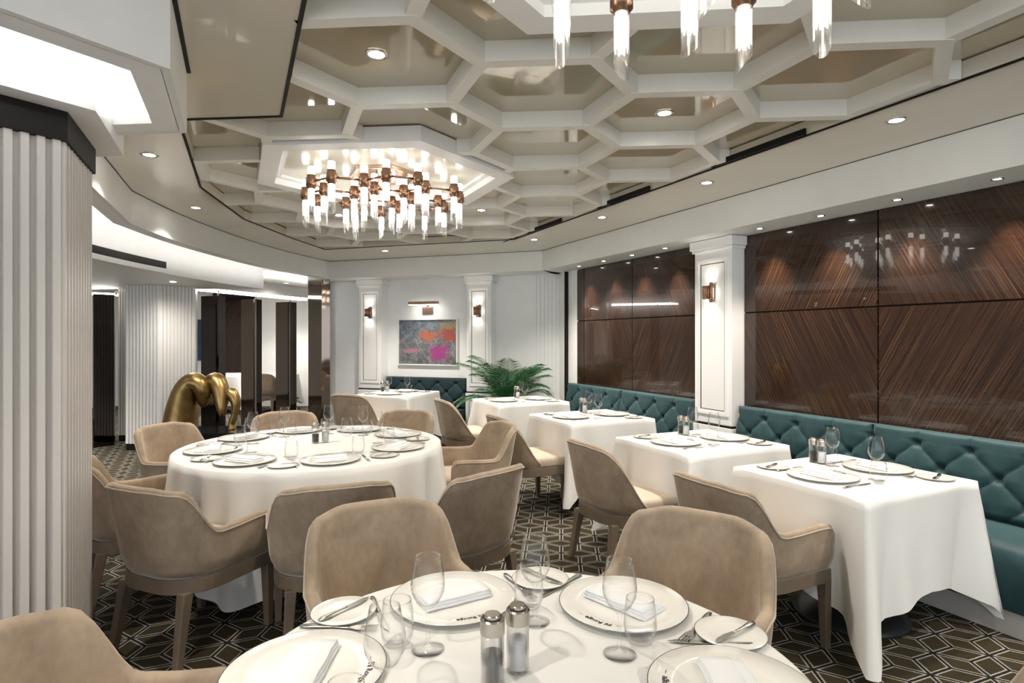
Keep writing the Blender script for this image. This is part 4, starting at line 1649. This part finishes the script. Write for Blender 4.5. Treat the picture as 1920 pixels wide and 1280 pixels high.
def build_chandelier(label, ctr, zc, seed, zpanel):
    rnd = random.Random(seed)
    t = thing('chandelier', label, 'chandelier', (ctr[0], ctr[1], zpanel), 0, 'copper chandeliers')
    dz = zc - zpanel
    pts, edges = coronene(0.212, radians(25))
    bevel(MB().prism(hexagon((0, 0), 0.255, radians(-4.8)), -0.028, 0.0).obj('ceiling_plate', 'copper_bright', t), 0.003)
    for k in (0, 2, 4, 1):
        p = pts[k]
        MB().cyl((p[0] * 0.75, p[1] * 0.75, dz), (p[0] * 0.75, p[1] * 0.75, -0.026), 0.005, seg=8).obj('hanging_rod', 'copper', t)
    for i, j in edges:
        a, b = Vector(pts[i]), Vector(pts[j])
        d = (b - a).normalized()
        a, b = a + d * 0.024, b - d * 0.024
        MB().cyl((a.x, a.y, dz), (b.x, b.y, dz), 0.0085, seg=8).obj('arm', 'copper', t)
    collar = MB().lathe([(0, -0.048), (0.027, -0.048), (0.027, -0.036), (0.036, -0.034), (0.036, 0.024), (0.029, 0.026), (0.029, 0.046), (0, 0.046)], 20).mesh('collar', 'copper')
    topd = MB().lathe([(0, 0.044), (0.0235, 0.044), (0.0235, 0.098), (0.021, 0.101), (0, 0.101)], 16).mesh('top_diffuser', 'tube_glow')
    rod = MB().lathe([(0, -0.046), (0.018, -0.046), (0.018, -0.150), (0, -0.155)], 14).mesh('light_rod', 'tube_glow')
    # ribbed glass sleeve cut off at a slant
    seg = 24
    rows = []
    for (rr, zz) in ((1.0, -0.046), (1.0, -0.15), (1.0, None), (0.90, None), (0.90, -0.15), (0.90, -0.046)):
        row = []
        for k in range(seg):
            a = 2 * pi * k / seg
            r = 0.0250 * rr * (1.0 if k % 2 else 0.94)
            z = zz if zz is not None else -0.220 - 0.030 * cos(a)
            row.append((r * cos(a), r * sin(a), z))
        rows.append(row)
    sleeve = MB().grid(rows, smooth=False, wrap=True).mesh('glass_sleeve', 'ribbed_glass')
    for k, p in enumerate(pts):
        ho = put('lamp_holder', collar, t, (p[0], p[1], dz), rnd.uniform(0, 6.28))
        put('top_diffuser', topd, ho)
        put('light_rod', rod, ho)
        put('glass_sleeve', sleeve, ho)
    return t


def build_chandeliers():
    build_chandelier('copper honeycomb chandelier with glowing glass tubes over the large round table', (-0.955, 4.36), 2.555, 4, 2.72)
    build_chandelier('copper chandelier cropped by the top edge, over the front table', (0.475, 1.27), 2.55, 11, 2.72)


# ================================================================== sculpture and palm
def build_sculpture():
    base = Vector(ray(392, 6.35))
    t = thing('plinth', 'glossy black plinth under the bronze sculpture', 'plinth', (base.x, base.y, 0))
    bevel(MB().box((-0.46, -0.24, 0.0), (0.40, 0.24, 0.03)).obj('plinth_base', 'black_metal', t), 0.004)
    bevel(MB().box((-0.44, -0.22, 0.03), (0.38, 0.22, 0.48)).obj('plinth_body', 'black_gloss', t), 0.006)
    bevel(MB().box((-0.46, -0.24, 0.48), (0.40, 0.24, 0.51)).obj('plinth_top', 'black_gloss', t), 0.004)
    key = [(-0.33, 0.02, 0.0), (-0.305, 0.02, 0.20), (-0.25, 0.0, 0.40), (-0.165, -0.02, 0.505), (-0.085, -0.03, 0.485), (-0.045, -0.03, 0.40), (-0.055, 0.01, 0.30),
           (-0.045, 0.06, 0.36), (-0.015, 0.06, 0.47), (0.045, 0.05, 0.515), (0.11, 0.02, 0.43), (0.15, -0.03, 0.29), (0.165, -0.05, 0.18), (0.15, 0.0, 0.25), (0.165, 0.04, 0.36), (0.225, 0.03, 0.385),
           (0.285, 0.01, 0.29), (0.275, 0.0, 0.16), (0.245, 0.0, 0.06), (0.25, 0.0, 0.0)]
    rad = [0.172, 0.158, 0.132, 0.110, 0.100, 0.084, 0.062, 0.072, 0.090, 0.098, 0.088, 0.062, 0.034, 0.040, 0.058, 0.064, 0.052, 0.036, 0.034, 0.044]
    per = 8
    pts = catmull(key, per)
    rr = []
    for i in range(len(pts)):
        q = i / per
        k = min(int(q), len(rad) - 2)
        rr.append(rad[k] + (rad[k + 1] - rad[k]) * (q - k))
    mb = MB().sweep(pts, rr, 24, 1.1, up=(0.05, 1, 0))
    o = mb.obj('sculpture', 'gold_bronze', None, (base.x, base.y, 0.51))
    tag(o, 'looping polished gold bronze sculpture behind the large round table', 'sculpture')


def build_palm():
    rnd = random.Random(5)
    p = Fp(2.92, -0.02)
    t = thing('potted_palm', 'leafy green potted palm in the far corner', 'plant', (p.x, p.y, 0))
    MB().lathe([(0, 0), (0.13, 0), (0.15, 0.02), (0.19, 0.50), (0.195, 0.52), (0.18, 0.52), (0.172, 0.47), (0, 0.47)], 28).obj('pot', 'pot', t)
    MB().lathe([(0, 0.472), (0.172, 0.472)], 28).obj('soil', 'soil', t)
    n = 26
    for k in range(n):
        az = 2 * pi * k / n * 1.0 + rnd.uniform(-0.25, 0.25)
        az = az * 1.0
        inner = k % 3
        L = (0.78, 0.95, 0.98)[inner] * rnd.uniform(0.88, 1.08)
        el = (radians(48), radians(68), radians(82))[inner] + rnd.uniform(-0.10, 0.10)
        wall = max(0.0, cos(az) * NX + sin(az) * NY, -sin(FA) * cos(az) + cos(FA) * sin(az))
        L *= 1 - 0.25 * wall
        el = el + (radians(84) - el) * 0.85 * wall
        mb = MB()
        spine = []
        d = Vector((cos(az), sin(az), 0))
        N = 15
        pos = Vector((d.x * 0.03, d.y * 0.03, 0.47))
        ang = el
        for i in range(N + 1):
            spine.append(pos.copy())
            pos = pos + (d * cos(ang) + Vector((0, 0, 1)) * sin(ang)) * (L / N)
            ang -= (0.05 + 0.075 * i / N) * (1.25 if inner == 0 else 0.9)
        mb.sweep(spine, [0.007 * (1 - 0.8 * i / N) for i in range(N + 1)], 5)
        sidev = Vector((-d.y, d.x, 0))
        for i in range(4, N + 1):
            for half in (0, 0.5):
                if i == N and half:
                    continue
                q = spine[i].lerp(spine[min(N, i + 1)], half)
                tan = (spine[min(N, i + 1)] - spine[i - 1]).normalized()
                up = tan.cross(sidev).normalized()
                u = (i + half - 4) / (N - 4)
                ll = 0.25 * (0.45 + 0.75 * sin(pi * min(1, 0.15 + u * 0.78))) * rnd.uniform(0.9, 1.1)
                for sgn in (1, -1):
                    sp = 0.95 - 0.55 * u
                    out = (sidev * sgn * sin(sp) + tan * cos(sp) + Vector((0, 0, -0.12))).normalized()
                    wd = tan * 0.0085
                    dz = Vector((0, 0, 1)) * 0.004
                    a = q
                    b = q + out * ll * 0.45 + Vector((0, 0, 0.01))
                    c = q + out * ll - Vector((0, 0, 0.035))
                    mb.add([a - wd * 0.5, a + wd * 0.5, b + wd + dz, b - wd + dz, c], [(0, 1, 2, 3), (3, 2, 4)], True)
        me = bpy.data.meshes.new('frond')
        me.from_pydata(mb.v, [], mb.f)
        me.polygons.foreach_set('use_smooth', mb.s)
        me.materials.append(M['palm_leaf'])
        put('frond', me, t)


build_banquettes()
build_chairs()
build_tables()
build_tableware()
build_chandeliers()
build_sculpture()
build_palm()
bpy.context.view_layer.update()
